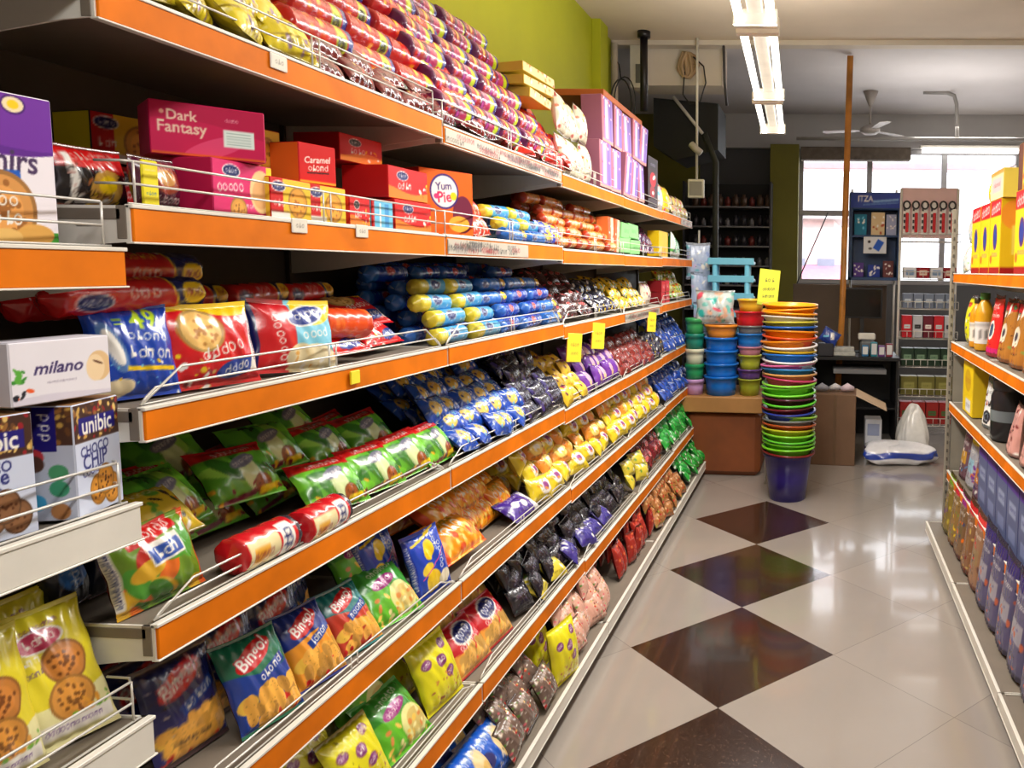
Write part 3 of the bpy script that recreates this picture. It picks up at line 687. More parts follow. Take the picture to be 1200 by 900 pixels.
def bingo(seed, base, mid, word='Bingo!', chip=(236, 170, 70), nu=84, low=None):
    a = Art(.165, .2, base, nu); q = random.Random(seed); a.wave(.58, .05, .7, seed, mid, False)
    a.ell(.2, .45, .17, .12, mid, 30).ell(.15, .3, .13, .1, (240, 190, 70), 20).ell(.8, .2, .22, .1, R_, 20)
    for i in range(30): a.ell(q.uniform(.15, .95), q.uniform(.08, .38), .12, .08, q.choice([chip, tuple(int(c * .84) for c in chip), tuple(min(255, int(c * 1.1)) for c in chip)]), q.uniform(0, 180))
    a.busy([tuple(int(c * .62) for c in chip)], 70, .005, .012, (.1, .06, .98, .42), seed).busy([R_, (230, 60, 30)], 5, .03, .07, (.0, .0, .9, .1), seed)
    a.ell(.46, .76, .34, .13, R_, 24).text(word, .46, .76, .58, W_, 24, .1, outline=(190, 20, 40)).bar(.6, .55, .55, .13, (20, 60, 150), 20).squig(.6, .55, .46, .1, W_, 20, seed).rect(0, .95, 1, 1, tuple(int(c * .8) for c in base)).rect(0, 0, 1, .04, base)
    return a
def green_bag(nu=70):
    a = Art(.17, .17, (96, 186, 40), nu); a.wave(.5, .06, .7, 1, (60, 150, 50)); a.ell(.66, .3, .27, .25, (226, 226, 150)).ell(.7, .3, .2, .17, (214, 190, 110)).squig(.52, .82, .5, .09, W_, 10, 1).ell(.45, .62, .26, .09, (150, 30, 120), 14).squig(.45, .62, .4, .08, W_, 14, 3)
    a.busy([(240, 230, 160), (220, 140, 70), (240, 200, 90)], 30, .03, .07, (.1, .05, .95, .4), 4); return a
def blue_yel(nu=70):
    a = Art(.16, .19, (18, 66, 190), nu); a.ell(.42, .22, .18, .2, Y_).ell(.3, .42, .14, .1, (246, 214, 60), 30).ell(.45, .7, .12, .2, Y_, -30).squig(.68, .8, .4, .1, W_, 80, 2).squig(.72, .55, .5, .12, W_, 76, 4).ell(.75, .2, .18, .13, (240, 230, 200)).rect(0, 0, .08, 1, (14, 40, 150)).squig(.04, .5, .8, .05, W_, 90, 5).bar(.5, .9, .8, .04, Y_, 14).bar(.55, .48, .9, .02, (230, 80, 140), 30); return a
def orange_bag(nu=70):
    a = Art(.2, .13, (242, 150, 24), nu); a.squig(.42, .6, .5, .17, W_, 6, 2).squig(.45, .8, .4, .09, (60, 120, 40), 6, 4).busy([(250, 190, 60), (226, 80, 30), (250, 220, 120)], 34, .02, .07, (.1, 0, 1, .5), 3).rect(0, 0, .08, 1, (220, 70, 20)).rect(.92, 0, 1, 1, (226, 90, 20)).busy([(200, 50, 20)], 10, .02, .05, (.8, .2, 1, .9), 6); return a
def yellow_bag(nu=70, seed=1):
    a = Art(.17, .18, (232, 222, 30), nu)
    for k, (x, y, r) in enumerate([(.2, .68, .09), (.5, .62, .11), (.72, .82, .09), (.62, .42, .1)]): a.ell(x, y, r * 1.1, r * .8, (130, 60, 120), 20); a.squig(x, y, r * 1.6, r * .7, W_, 20, k + seed)
    a.busy([(200, 120, 40), (214, 150, 60), (170, 90, 60)], 26, .012, .04, (.15, .08, .85, .45), seed); return a
def pink_multi(nu=40, base=(222, 170, 150)):
    a = Art(.15, .16, base, nu); a.busy([R_, (240, 200, 120), (90, 150, 60), W_, (220, 90, 110), (130, 60, 40), (240, 220, 190)], 70, .02, .06, (0, 0, 1, 1), 9).squig(.5, .8, .5, .08, W_, 5, 3); return a
def choc_bag(nu=30, base=(60, 20, 24)):
    a = Art(.14, .14, base, nu); a.busy([DRED, (110, 60, 40), W_, (160, 30, 40), (40, 60, 40)], 26, .02, .06, (0, 0, 1, 1), 6).logo(.5, .6, .2, R_, W_, 10, seed=6); return a

# ================================================================== GOODS: the near bay
def put(k, x, y, z, label, rz=90, rx=0, ry=0, group=None, s=1): return k.place((x, y, z), (rad(rx), rad(ry), rad(rz)), label, group, s)
k = carton('oat_biscuit_carton', .118, .2, .05, oat_art(), (226, 216, 232), (92, 30, 140), (232, 226, 236)); put(k, -1.10, .995, 1.601, 'purple and white oat biscuit carton with a big round biscuit', 84)
k = carton('wafer_box', .14, .086, .05, milano_art(), (220, 214, 224), (225, 220, 230), (226, 222, 232)); put(k, -1.085, 1.035, 1.386, 'long pale cookie box laid across the cookie boxes', 88)
kc1 = carton('cookie_box', .1, .165, .07, unibic_art(['CHOCO', 'CHIP', 'COOKIES'], (206, 140, 50), 3), unibic_side(), (150, 110, 70), (200, 206, 226))
put(kc1, -1.095, 1.072, 1.213, 'pale blue choco chip cookie box at the end of the white-edged shelf', 104)
kc2 = carton('cookie_box', .1, .165, .07, unibic_art(['CHOCO', 'ripple', 'COOKIES'], (130, 90, 60), 5), unibic_side(), (150, 110, 70), (200, 206, 226))
put(kc2, -1.10, .94, 1.213, 'pale cookie box cut off at the left edge, with a dark brown cookie', 84)
yk = bag('cookie_bag', .155, .21, .055, yellow_cookie_art(), (214, 200, 50), cat='cookie packet', seed=3)
put(yk, -1.10, 1.035, .87, 'large yellow cookie bag leaning at the end of the low white-edged shelf', 76, -24)
put(yk, -1.095, .925, .87, 'yellow cookie bag cut off at the left edge of the photo', 84, -12, group=None)
put(yk, -1.19, 1.045, .87, 'yellow cookie bag tucked behind the large leaning one', 84, -8)

# ================================================================== second shelf, first full bay
T = 1.665 + .001
k = carton('biscuit_box', .13, .09, .09, redflora_art(3, 'Hit'), (236, 220, 60), (60, 30, 40), DRED); put(k, -1.33, 1.42, T, 'small dark biscuit box at the bottom of the stack at the back', 80)
k = carton('biscuit_box', .13, .09, .09, yelbox_art(5), (236, 214, 40), (60, 30, 40), K_); put(k, -1.33, 1.42, T + .0925, 'small red and yellow biscuit box on top of the stack at the back', 78)
k = carton('biscuit_box', .14, .11, .09, (44, 14, 26), K_, K_, (40, 14, 20)); put(k, -1.33, 1.61, T, 'plain dark box standing at the back beside the small biscuit boxes', 84)
a = Art(.14, .1, K_, 50); a.wave(.55, .04, .6, 1, R_).bar(.2, .4, .07, .6, W_, 8).ell(.6, .3, .22, .2, (210, 160, 70)).ell(.6, .35, .12, .1, Y_).busy([Y_, (160, 90, 40), W_], 16, .02, .05, (.3, 0, 1, .6), 4)
k = bag('cookie_pouch', .13, .10, .06, a, (40, 20, 24), 'cookie pouch', seed=4); put(k, -1.17, 1.205, T, 'black and red cookie pouch behind the white wire guard', 86, -8)
a = Art(.03, .075, (236, 220, 40), 16); a.squig(.5, .3, .7, .2, (60, 120, 160), 0, 2).squig(.5, .8, .7, .1, W_, 0, 3)
k = carton('price_card', .03, .075, .004, a, (236, 220, 40), (236, 220, 40), (236, 220, 40), cat='price card'); put(k, -1.065, 1.20, T, 'yellow upright price card clipped behind the wire guard', 90)
a = Art(.09, .09, (80, 16, 44), 40); a.ell(.5, .6, .34, .3, (150, 60, 40)).ell(.5, .6, .2, .16, (210, 150, 80)).squig(.5, .2, .7, .12, W_, 0, 3)
k = bag('cookie_pouch', .09, .09, .05, a, (60, 14, 30), 'cookie pouch', seed=7); put(k, -1.11, 1.265, T, 'dark maroon cookie pouch beside the yellow price card', 90, -6)
k = carton('biscuit_box', .15, .1, .09, pink_art(), (200, 30, 80), (230, 140, 60), (200, 30, 90)); put(k, -1.115, 1.41, T, 'pink biscuit box under the large dark pink one', 90)
k = carton('biscuit_box', .17, .092, .1, df_art(), (220, 60, 110), (230, 120, 150), (206, 26, 84)); put(k, -1.135, 1.40, T + .1015, 'large dark pink biscuit box with a white sticker', 50)
k = carton('biscuit_box', .1, .095, .06, yelbox_art(8), (206, 26, 30), O_, R_); put(k, -1.2, 1.60, T + .1, 'orange and red biscuit box behind the dark pink box', 84)
k2 = carton('biscuit_box', .1, .098, .06, (120, 60, 40), DRED, (120, 30, 30), DRED); put(k2, -1.2, 1.60, T, 'brown biscuit box supporting the orange and red one', 84)
k = carton('chocolate_box', .096, .084, .075, choc_art(), (230, 110, 40), (226, 30, 30), R_); put(k, -1.12, 1.655, T + .086, 'bright red caramel wafer box on top of the yellow biscuit boxes', 78)
k = carton('biscuit_box', .12, .083, .09, yelbox_art(2), (240, 200, 60), Y_, R_)
put(k, -1.105, 1.525, T, 'yellow and red biscuit box in the lowest row, nearest the pink box', 90); put(k, -1.11, 1.65, T, 'yellow and red biscuit box under the bright red wafer box', 88)
k = carton('biscuit_box', .08, .07, .08, redflora_art(1, 'Nice'), (220, 60, 40), R_, R_); put(k, -1.10, 1.757, T, 'small red biscuit box between the yellow and the pale blue boxes', 90)
k = carton('biscuit_box', .09, .07, .08, lightblue_art(), CY, CY, R_); put(k, -1.10, 1.85, T, 'pale blue biscuit box among the red boxes', 90)
k = carton('biscuit_box', .18, .08, .12, redflora_art(2), (214, 30, 30), (220, 40, 30), R_)
put(k, -1.12, 1.995, T, 'red biscuit box at the bottom of the red stack', 90); put(k, -1.125, 1.985, T + .082, 'red biscuit box in the middle of the red stack', 88)
k = carton('biscuit_box', .16, .065, .12, redflora_art(5, 'Elites'), (150, 16, 30), (160, 20, 26), R_); put(k, -1.2, 1.91, T + .1635, 'red biscuit box on top of the red stack', 86)
k = carton('biscuit_box', .1, .15, .1, (110, 16, 30), (90, 12, 24), (90, 10, 20), DRED); put(k, -1.26, 1.79, T, 'dark red biscuit box in the shade behind the small red ones', 90)
k = carton('cake_box', .185, .19, .1, orange_art(), (150, 20, 24), (236, 120, 40), (200, 60, 20)); put(k, -1.13, 2.25, T, 'orange pie box with a white cloud-shaped logo', 66)
a = Art(.1, .1, (226, 70, 50), 34); a.busy([W_, R_, (240, 200, 150)], 26, .03, .09, (0, 0, 1, 1), 4)
k = bag('noodle_pack', .11, .1, .06, a, (200, 60, 40), 'noodle packet', seed=5)
cluster([k], 'red and white noodle packet', 'next to the orange pie box', 2.40, 2.6, T, -1.12, 2, 2, .055, .05, rx=-35)

BLUE_ROLL = roll('biscuit_roll', .024, .19, red_roll_art(30, (40, 110, 200), (24, 50, 150), 2), 2)
a = Art(.26, .17, (226, 206, 60), 30); a.rect(.3, 0, 1, 1, (70, 160, 215)).logo(.5, .5, .12, NAVY, W_, 0).squig(.2, .5, .2, .06, W_, 0, 2).busy([W_, Y_], 14, .01, .03, (.5, 0, 1, 1), 3)
CYAN_ROLL = roll('biscuit_roll', .024, .19, a, 5)
cluster([BLUE_ROLL, CYAN_ROLL], 'light blue biscuit roll', 'heaped on the second shelf beyond the pie box', 2.6, 3.0, T, -1.09, 2, 3, .04, .035, depth=2, ddx=.09, rx=0, rzj=5, shared=True)
a = Art(.2, .12, (214, 130, 40), 26); a.busy([(240, 200, 120), (180, 60, 30), W_, (230, 170, 60)], 30, .02, .06, (0, 0, 1, 1), 4); a.squig(.5, .5, .5, .1, W_, 0, 4).rect(0, 0, .12, 1, (190, 60, 30))
YB_ROLL = roll('biscuit_roll', .022, .14, a, 6)
cluster([YB_ROLL], 'golden brown biscuit roll', 'banked up on the second shelf', 3.1, 3.95, T, -1.08, 6, 5, .043, .03, depth=2, ddx=.1, rx=0, rzj=7, shared=True)
k = bag('biscuit_packet', .13, .1, .05, blue_yel(26), (30, 60, 160), 'biscuit packet', seed=3); cluster([k], 'small blue packet', 'leaning before the golden rolls', 2.98, 3.2, T, -1.075, 2, 1, .1, rx=-30)
a = Art(.08, .16, (226, 90, 40), 20); a.rect(.5, 0, 1, 1, (240, 200, 170)).busy([W_, R_], 10, .05, .1, (0, 0, 1, 1), 3)
k = carton('biscuit_box', .09, .17, .06, a, (230, 120, 60), (230, 120, 60), (226, 100, 50)); cluster([k], 'tall orange biscuit box', 'between the golden rolls and green boxes', 3.88, 4.08, T, -1.1, 2, 1, .1, rx=0, rzj=2, jy=.02)
a = Art(.2, .08, (140, 205, 130), 24); a.squig(.5, .5, .5, .1, (90, 170, 90), 0, 2).rect(0, 0, 1, .06, (100, 170, 100))
k = carton('rusk_box', .22, .08, .12, a, (150, 200, 140), (170, 220, 160), (120, 190, 110)); cluster([k], 'light green box', 'on the second shelf', 4.1, 4.56, T, -1.13, 2, 2, .082, .0, rx=0, rzj=1, jy=.005, jz=0)
k = bag('biscuit_packet', .1, .11, .05, pink_multi(16, (70, 24, 70)), (60, 20, 60), 'biscuit packet', seed=3); cluster([k], 'purple and pink packet', 'on the second shelf beyond the green boxes', 4.6, 5.1, T, -1.1, 5, 3, .05, .03, rx=-40, depth=2, shared=True)
k = carton('cereal_box', .3, .17, .08, Art(.3, .17, (240, 200, 20), 12).squig(.5, .2, .5, .06, R_, 0, 2), (240, 200, 20), (240, 200, 20), (230, 190, 30)); put(k, -1.12, 5.32, T, 'plain yellow box near the far end of the second shelf', 90)
a = Art(.1, .16, (70, 170, 60), 12); a.rect(0, .3, .4, 1, W_).rect(0, 0, 1, .2, W_)
k = bag('snack_pouch', .14, .18, .06, a, (80, 160, 70), 'snack pouch', seed=3); cluster([k], 'green and white pouch', 'at the far end of the second shelf', 5.52, 5.98, T, -1.1, 3, 1, .1, rx=-6)

# ================================================================== third shelf
T = 1.357 + .001
RR1 = roll('biscuit_roll', .031, .28, red_roll_art(76), 3)
a = red_roll_art(70, seed=4); RR2 = roll('biscuit_roll', .03, .28, a, 6)
RB = bag('biscuit_packet', .175, .155, .06, redbag(), (150, 20, 30), 'biscuit packet', seed=2)
put(RB, -1.09, 1.345, T, 'big red biscuit bag with a round cracker, upright behind the wire', 76, -12)
k = bag('biscuit_packet', .13, .155, .06, bag49(), (24, 60, 150), 'biscuit packet', seed=4); put(k, -1.115, 1.215, T, 'blue biscuit bag marked 49 at the end of the third shelf', 74, -12)
k = bag('biscuit_packet', .19, .155, .055, marie(), (150, 20, 40), 'biscuit packet', seed=5); put(k, -1.08, 1.55, T, 'red and sky blue biscuit bag with a blue oval, upright in front', 72, -14, 4)
k = bag('biscuit_packet', .14, .13, .06, redbag(), (150, 20, 30), 'biscuit packet', seed=9); put(k, -1.17, 1.40, T, 'small red biscuit bag squeezed between the two upright bags', 86, -12)
put(RR1, -1.17, 1.25, T + .138, 'red biscuit roll with a blue end, lying on the upright bags', 86, 20)
put(RR1, -1.22, 1.30, T + .185, 'topmost red biscuit roll under the second shelf', 88, 40)
put(RR2, -1.26, 1.28, T + .125, 'red biscuit roll hidden behind the others', 90, 0)
RR3 = roll('biscuit_roll', .03, .2, red_roll_art(40, seed=8), 8)
cluster([RR3], 'dark red biscuit roll', 'in the shade at the back of the third shelf', 1.45, 2.0, T, -1.27, 3, 3, .058, .02, depth=1, rx=0, shared=True)
a = Art(.18, .12, (226, 74, 24), 40); a.busy([(240, 110, 40), (200, 50, 20)], 14, .03, .1, (0, 0, 1, 1), 3)
k = roll('wrapped_packet', .036, .17, a, 4, 'wrapped packet'); put(k, -1.14, 1.76, T + .055, 'plain orange wrapped packet lying across the red packets', 84, 30, 4)
k = bag('biscuit_packet', .19, .13, .05, redbag(), DRED, 'biscuit packet', seed=7); put(k, -1.09, 1.73, T + .018, 'red biscuit bag lying flat under the orange packet', 82, -66)
put(k, -1.12, 1.96, T + .02, 'red biscuit bag lying flat near the end of the first full bay', 95, -58); put(k, -1.17, 1.95, T + .07, 'red biscuit bag lying on another near the first bay joint', 78, -58)
b2 = Art(.26, .17, (24, 60, 170), 34); b2.rect(0, 0, .2, 1, (50, 110, 200)).logo(.5, .5, .1, R_, W_, 0).squig(.8, .5, .2, .06, W_, 0, 3).busy([CY, W_], 16, .01, .03, (0, 0, 1, 1), 3)
BR2 = roll('biscuit_roll', .025, .19, b2, 9)
cluster([CYAN_ROLL], 'cyan and yellow biscuit roll', 'stacked at the second bay of the third shelf', 2.12, 2.52, T, -1.085, 2, 4, .045, .03, depth=1, rx=0, rzj=4, shared=True)
cluster([BR2], 'deep blue biscuit roll', 'heaped on the third shelf', 2.15, 3.12, T, -1.2, 5, 5, .043, .02, depth=2, ddx=.08, rx=0, rzj=6, shared=True)
cluster([BR2, BLUE_ROLL], 'blue biscuit roll', 'at the front of the third shelf', 2.52, 3.12, T, -1.085, 3, 4, .045, .03, depth=1, rx=0, rzj=6, shared=True)
cb = choc_bag(26); CHB = bag('chocolate_biscuit_packet', .12, .1, .05, cb, (60, 24, 24), 'biscuit packet', seed=2)
cluster([CHB], 'dark brown chocolate biscuit packet', 'on the third shelf', 3.15, 3.66, T - .01, -1.08, 4, 4, .045, .045, rx=-48, depth=2, ddx=.11, shared=True)
BY = Art(.14, .12, (240, 200, 50), 22).busy([K_, W_, (120, 200, 180), (200, 80, 40)], 22, .04, .1, (0, 0, 1, 1), 4); BYB = bag('cream_biscuit_packet', .12, .1, .05, BY, (200, 180, 60), 'biscuit packet', seed=6)
BY2 = Art(.14, .12, (30, 30, 50), 22).busy([Y_, W_, (90, 80, 160)], 18, .04, .1, (0, 0, 1, 1), 4); BYB2 = bag('cream_biscuit_packet', .12, .1, .05, BY2, (40, 40, 60), 'biscuit packet', seed=6)
cluster([BYB2], 'black and yellow packet', 'on the third shelf', 3.68, 4.05, T - .012, -1.08, 3, 3, .045, .045, rx=-48, depth=2, ddx=.11, shared=True)
cluster([BYB], 'pale yellow packet', 'on the third shelf', 4.08, 4.8, T - .014, -1.08, 5, 3, .045, .045, rx=-48, depth=2, ddx=.11, shared=True)
a = Art(.16, .17, (240, 224, 200), 18); a.busy([P_, O_, R_], 14, .04, .1, (0, 0, 1, .9), 3); k = bag('snack_pouch', .2, .16, .07, a, W_, 'snack pouch', seed=2); put(k, -1.12, 4.95, T - .014, 'pale pouch with orange and purple print on the third shelf', 90, -8)
k = carton('biscuit_box', .13, .075, .1, Art(.13, .08, (200, 30, 40), 14).squig(.5, .5, .6, .2, W_, 0, 2), DRED, R_, DRED); cluster([k], 'red box', 'stacked near the end of the third shelf', 5.1, 5.38, T - .008, -1.11, 2, 2, .077, 0, rx=0, rzj=2, jy=.01, jz=0)
YG = bag('cracker_packet', .12, .09, .05, Art(.12, .09, (206, 200, 50), 14).busy([R_, (90, 170, 60), W_, O_], 16, .05, .12, (0, 0, 1, 1), 4), (180, 180, 60), 'biscuit packet', seed=6)
cluster([YG], 'yellow and green packet', 'at the far end of the third shelf', 5.42, 6.15, T - .008, -1.08, 5, 4, .045, .03, rx=-48, depth=1, shared=True)

# ================================================================== fourth shelf
T = 1.012 + .001
k = bag('noodle_packet', .155, .14, .065, big_green(), (120, 30, 30), 'noodle packet', seed=3); put(k, -1.095, 1.215, T, 'big green and red packet at the end of the fourth shelf', 82, -16, -3)
GPA = [bag('noodle_packet', .16, .12, .055, green_pack(s, s % 2 == 1), (90, 30, 30), 'noodle packet', seed=s) for s in (1, 2, 3)]
LB = roll('noodle_packet', .035, .16, white_roll(), 4, 'noodle packet')
a = Art(.08, .12, (24, 30, 50), 22); a.ell(.5, .5, .3, .3, (60, 120, 200)).squig(.5, .5, .5, .2, W_, 90, 3)
k = bag('noodle_packet', .08, .12, .05, a, (20, 24, 40), 'noodle packet', seed=3); cluster([k], 'dark blue packet', 'standing on the shelf end behind the big green packet', 1.13, 1.28, T, -1.24, 2, 1, .1, rx=-10)
a = Art(.14, .12, (210, 180, 40), 34); a.busy([(90, 150, 40), R_, K_, W_], 26, .03, .1, (0, 0, 1, 1), 5)
k = bag('noodle_packet', .15, .12, .06, a, (130, 30, 30), 'noodle packet', seed=8); put(k, -1.13, 1.27, T + .085, 'yellow and green packet lying above the big green one', 84, -50)
def gp(i, x, y, z, lab, rx=-45, rz=88, ry=0): put(GPA[i], x + .02, y, z, lab, rz + rng.uniform(-9, 9), rx, ry + rng.uniform(-5, 5), 'green leafy noodle packets on the fourth shelf', 1.1)
cluster([GPA[1], GPA[2]], 'green leafy packet', 'in the shaded back row of the fourth shelf', 1.3, 2.1, T, -1.27, 5, 2, .05, .03, rx=-40, depth=1, shared=True)
gp(1, -1.20, 1.36, T + .075, 'green leafy packet with a pale cup, behind the first red roll packet', -38)
gp(2, -1.30, 1.29, T + .13, 'green leafy packet in the shade above the pale-cup one', -40)
gp(2, -1.20, 1.54, T + .075, 'green leafy packet with a brown cake, behind the second red roll packet', -38)
gp(1, -1.32, 1.50, T + .12, 'green leafy packet in the shade in the top layer', -42)
gp(1, -1.24, 1.68, T + .10, 'green leafy packet resting on two others, halfway along the bay', -40)
gp(2, -1.22, 1.86, T + .07, 'green leafy packet low behind the red-topped ones', -40)
gp(1, -1.3, 1.85, T + .12, 'green leafy packet highest near the bay joint', -40)
gp(0, -1.11, 1.70, T + .01, 'green packet with a red top beside the red roll packet', -38)
gp(0, -1.10, 1.86, T + .01, 'second green packet with a red top along the front row', -38)
gp(0, -1.10, 2.01, T + .01, 'third green packet with a red top along the front row', -38, 84)
gp(2, -1.22, 2.04, T + .06, 'green leafy packet just before the blue packets', -40)
gp(0, -1.09, 2.15, T + .01, 'last green packet with a red top, past the bay joint', -38, 86)
put(LB, -1.075, 1.40, T, 'first red roll-shaped packet with a white label, near the shelf end', 88, 20); put(LB, -1.075, 1.565, T, 'second red roll-shaped packet with a white label', 92, 30)
a = Art(.13, .1, (30, 80, 190), 26); a.ell(.35, .5, .2, .2, (240, 200, 90)).squig(.6, .7, .5, .12, W_, 6, 3).busy([W_, CY, (20, 40, 130)], 20, .03, .07, (0, 0, 1, 1), 3)
BLB = bag('milk_biscuit_packet', .12, .095, .05, a, (40, 60, 140), 'biscuit packet', seed=2)
cluster([BLB], 'small blue and white packet', 'heaped in the second bay of the fourth shelf', 2.22, 2.74, T, -1.07, 5, 5, .04, .05, rx=-42, depth=2, ddx=.1, rzj=12, shared=True)
a = Art(.13, .1, (22, 20, 40), 26); a.squig(.5, .55, .8, .1, (150, 150, 170), 8, 3).squig(.5, .35, .6, .06, (110, 110, 140), 8, 5).bar(.1, .5, .1, .5, (60, 50, 120), 5)
BKB = bag('sandwich_biscuit_packet', .13, .09, .045, a, (30, 26, 40), 'biscuit packet', seed=2)
cluster([BKB], 'black biscuit packet', 'heaped in the second bay of the fourth shelf', 2.74, 3.1, T, -1.07, 3, 6, .037, .03, rx=-30, depth=2, ddx=.12, shared=True)
YP = bag('biscuit_packet', .1, .09, .045, Art(.1, .09, (236, 196, 50), 16).busy([(150, 40, 90), W_, (90, 30, 60)], 10, .06, .14, (0, 0, 1, 1), 3), (180, 150, 60), 'biscuit packet', seed=3)
cluster([YP], 'small yellow and maroon packet', 'at the third bay of the fourth shelf', 3.12, 3.45, T - .012, -1.07, 3, 4, .04, .04, rx=-40, depth=2, shared=True)
a = Art(.1, .13, (110, 50, 160), 20); a.ell(.5, .5, .2, .3, (220, 170, 190)).ell(.45, .3, .14, .14, (240, 200, 150)).busy([W_, (170, 90, 200), (60, 20, 110)], 10, .04, .08, (0, 0, 1, 1), 3)
PPB = bag('snack_pouch', .12, .12, .055, a, (80, 40, 120), 'snack pouch', seed=3)
cluster([PPB], 'purple snack pouch', 'on the fourth shelf', 3.47, 4.06, T - .012, -1.08, 5, 3, .05, .045, rx=-32, depth=1, shared=True)
RBB = bag('cracker_packet', .16, .09, .045, Art(.16, .09, (130, 40, 36), 20).busy([(190, 60, 40), W_, (60, 20, 20)], 14, .03, .08, (0, 0, 1, 1), 3), (90, 30, 30), 'biscuit packet', seed=3)
cluster([RBB], 'reddish brown packet', 'on the fourth shelf', 4.08, 4.85, T - .014, -1.07, 5, 4, .04, .03, rx=-36, depth=1, shared=True)
cluster([BYB2], 'dark mottled packet', 'near the end of the fourth shelf', 4.87, 5.2, T - .014, -1.07, 3, 3, .04, .03, rx=-36, shared=True)
a = Art(.1, .09, (40, 80, 180), 12); a.busy([W_, (110, 160, 220), NAVY], 12, .08, .16, (0, 0, 1, 1), 3); BLS = bag('snack_packet', .11, .09, .05, a, (60, 90, 170), seed=3)
cluster([BLS], 'blue and silver packet', 'piled at the far end of the fourth shelf', 5.2, 6.1, T - .008, -1.07, 7, 6, .042, .04, rx=-40, rzj=20, shared=True)

# ================================================================== fifth shelf
T = .684 + .001; xf = -1.06
def hero(k, y, x, z, lab, rx=-16, rz=84, ry=0, grp=None): return put(k, x + .032, y, z, lab, rz, rx, ry, grp)
BG1 = bag('chips_bag', .135, .185, .055, bingo(2, (20, 110, 80), (24, 60, 150)), (40, 40, 110), 'chips bag', seed=2)
BG2 = bag('chips_bag', .125, .175, .055, bingo(5, (30, 50, 130), (236, 150, 40), 'Bingo!'), (40, 40, 110), 'chips bag', seed=3)
BG3 = bag('chips_bag', .13, .165, .055, bingo(8, (28, 120, 120), (200, 60, 40), 'Bingo!'), (40, 40, 110), 'chips bag', seed=4)
hero(BG1, 1.405, -1.085, T, 'green-topped chips bag, nearest of the three big chips bags', -26, 76)
hero(BG2, 1.56, -1.085, T, 'middle one of the three big chips bags, blue with an orange side', -30, 78)
hero(BG3, 1.705, -1.085, T, 'teal-topped chips bag, farthest of the three big chips bags', -34, 80)
a = bingo(9, (24, 30, 90), (40, 40, 110), nu=40); BGD = bag('chips_bag', .15, .19, .05, a, (24, 28, 70), 'chips bag', seed=4)
for i, (y, x) in enumerate([(1.30, -1.13), (1.29, -1.19), (1.28, -1.25), (1.27, -1.31), (1.46, -1.17), (1.45, -1.23), (1.45, -1.29), (1.60, -1.17), (1.62, -1.23)]):
    put(BGD, x, y, T, 'dark blue chips bag in the rows behind the three big chips bags', 84, -14, 0, 'dark blue chips bags behind the front ones')
k = bag('chips_bag', .15, .2, .05, bingo(12, (24, 90, 50), (30, 40, 90), nu=50), (30, 60, 50), 'chips bag', seed=6); hero(k, 1.70, -1.26, T + .03, 'dark green chips bag standing in the second row', -10)
GB = bag('chips_bag', .16, .17, .06, green_bag(), (70, 130, 50), 'chips bag', seed=3)
hero(GB, 1.86, -1.08, T, 'bright green cream-and-onion bag at the front of the fifth shelf', -42, 76); hero(GB, 1.88, -1.18, T + .07, 'bright green bag leaning behind the front green one', -30)
BY_ = bag('chips_bag', .155, .18, .055, blue_yel(), (24, 50, 150), 'chips bag', seed=3)
hero(BY_, 2.02, -1.075, T, 'blue and yellow banana chips bag right before the bay joint', -16, 82); hero(BY_, 1.93, -1.16, T + .03, 'blue and yellow banana chips bag behind the front one', -16, 86); hero(BY_, 1.99, -1.24, T + .05, 'blue and yellow banana chips bag in the third row', -20, 95)
OB = bag('chips_bag', .24, .15, .08, orange_bag(), (200, 100, 30), 'chips bag', seed=4)
hero(OB, 2.25, -1.085, T + .03, 'big orange snack bag lying at the front past the bay joint', -52, 88); hero(OB, 2.33, -1.17, T + .08, 'big orange snack bag lying behind the front one', -50, 94); hero(OB, 2.30, -1.29, T + .09, 'orange snack bag in the shade of the fourth shelf', -40, 84)
OB2 = bag('chips_bag', .15, .12, .06, orange_bag(34), (200, 80, 30), 'chips bag', seed=6); cluster([OB2], 'small orange and red bag', 'beyond the big orange bags', 2.42, 2.74, T, -1.15, 3, 3, .05, .05, rx=-40, shared=True)
a = Art(.16, .12, (70, 40, 140), 30); a.rect(.75, 0, 1, 1, (230, 230, 236)).ell(.3, .5, .1, .1, W_).ell(.55, .4, .08, .1, W_)
k = bag('biscuit_packet', .2, .11, .05, a, (60, 40, 120), 'biscuit packet', seed=6); hero(k, 2.68, -1.06, T + .01, 'purple and white packet lying at the front of the fifth shelf', -60, 86)
a = Art(.11, .09, (232, 204, 40), 24); a.ell(.55, .5, .28, .24, W_).ell(.55, .5, .14, .13, (150, 70, 140)).busy([(240, 150, 40), (250, 230, 120)], 10, .04, .1, (0, 0, 1, 1), 3)
YS = bag('butter_biscuit_packet', .13, .1, .065, a, (190, 170, 50), 'biscuit packet', seed=3)
a = Art(.11, .09, (244, 150, 50), 24); a.ell(.5, .5, .3, .24, (250, 220, 120)).ell(.5, .5, .16, .12, W_).busy([(240, 200, 60)], 10, .04, .1, (0, 0, 1, 1), 3); YS2 = bag('butter_biscuit_packet', .13, .1, .065, a, (200, 150, 50), 'biscuit packet', seed=4)
cluster([YS, YS, YS2], 'plump yellow biscuit packet', 'in the big heap on the fifth shelf', 2.76, 5.0, T, -1.065, 15, 4, .055, .04, rx=-34, depth=2, ddx=.15, rzj=14, shared=True)
cluster([BLS], 'blue and silver packet', 'at the far end of the fifth shelf', 5.05, 6.1, T, -1.05, 8, 4, .045, .045, rx=-40, rzj=20, shared=True)

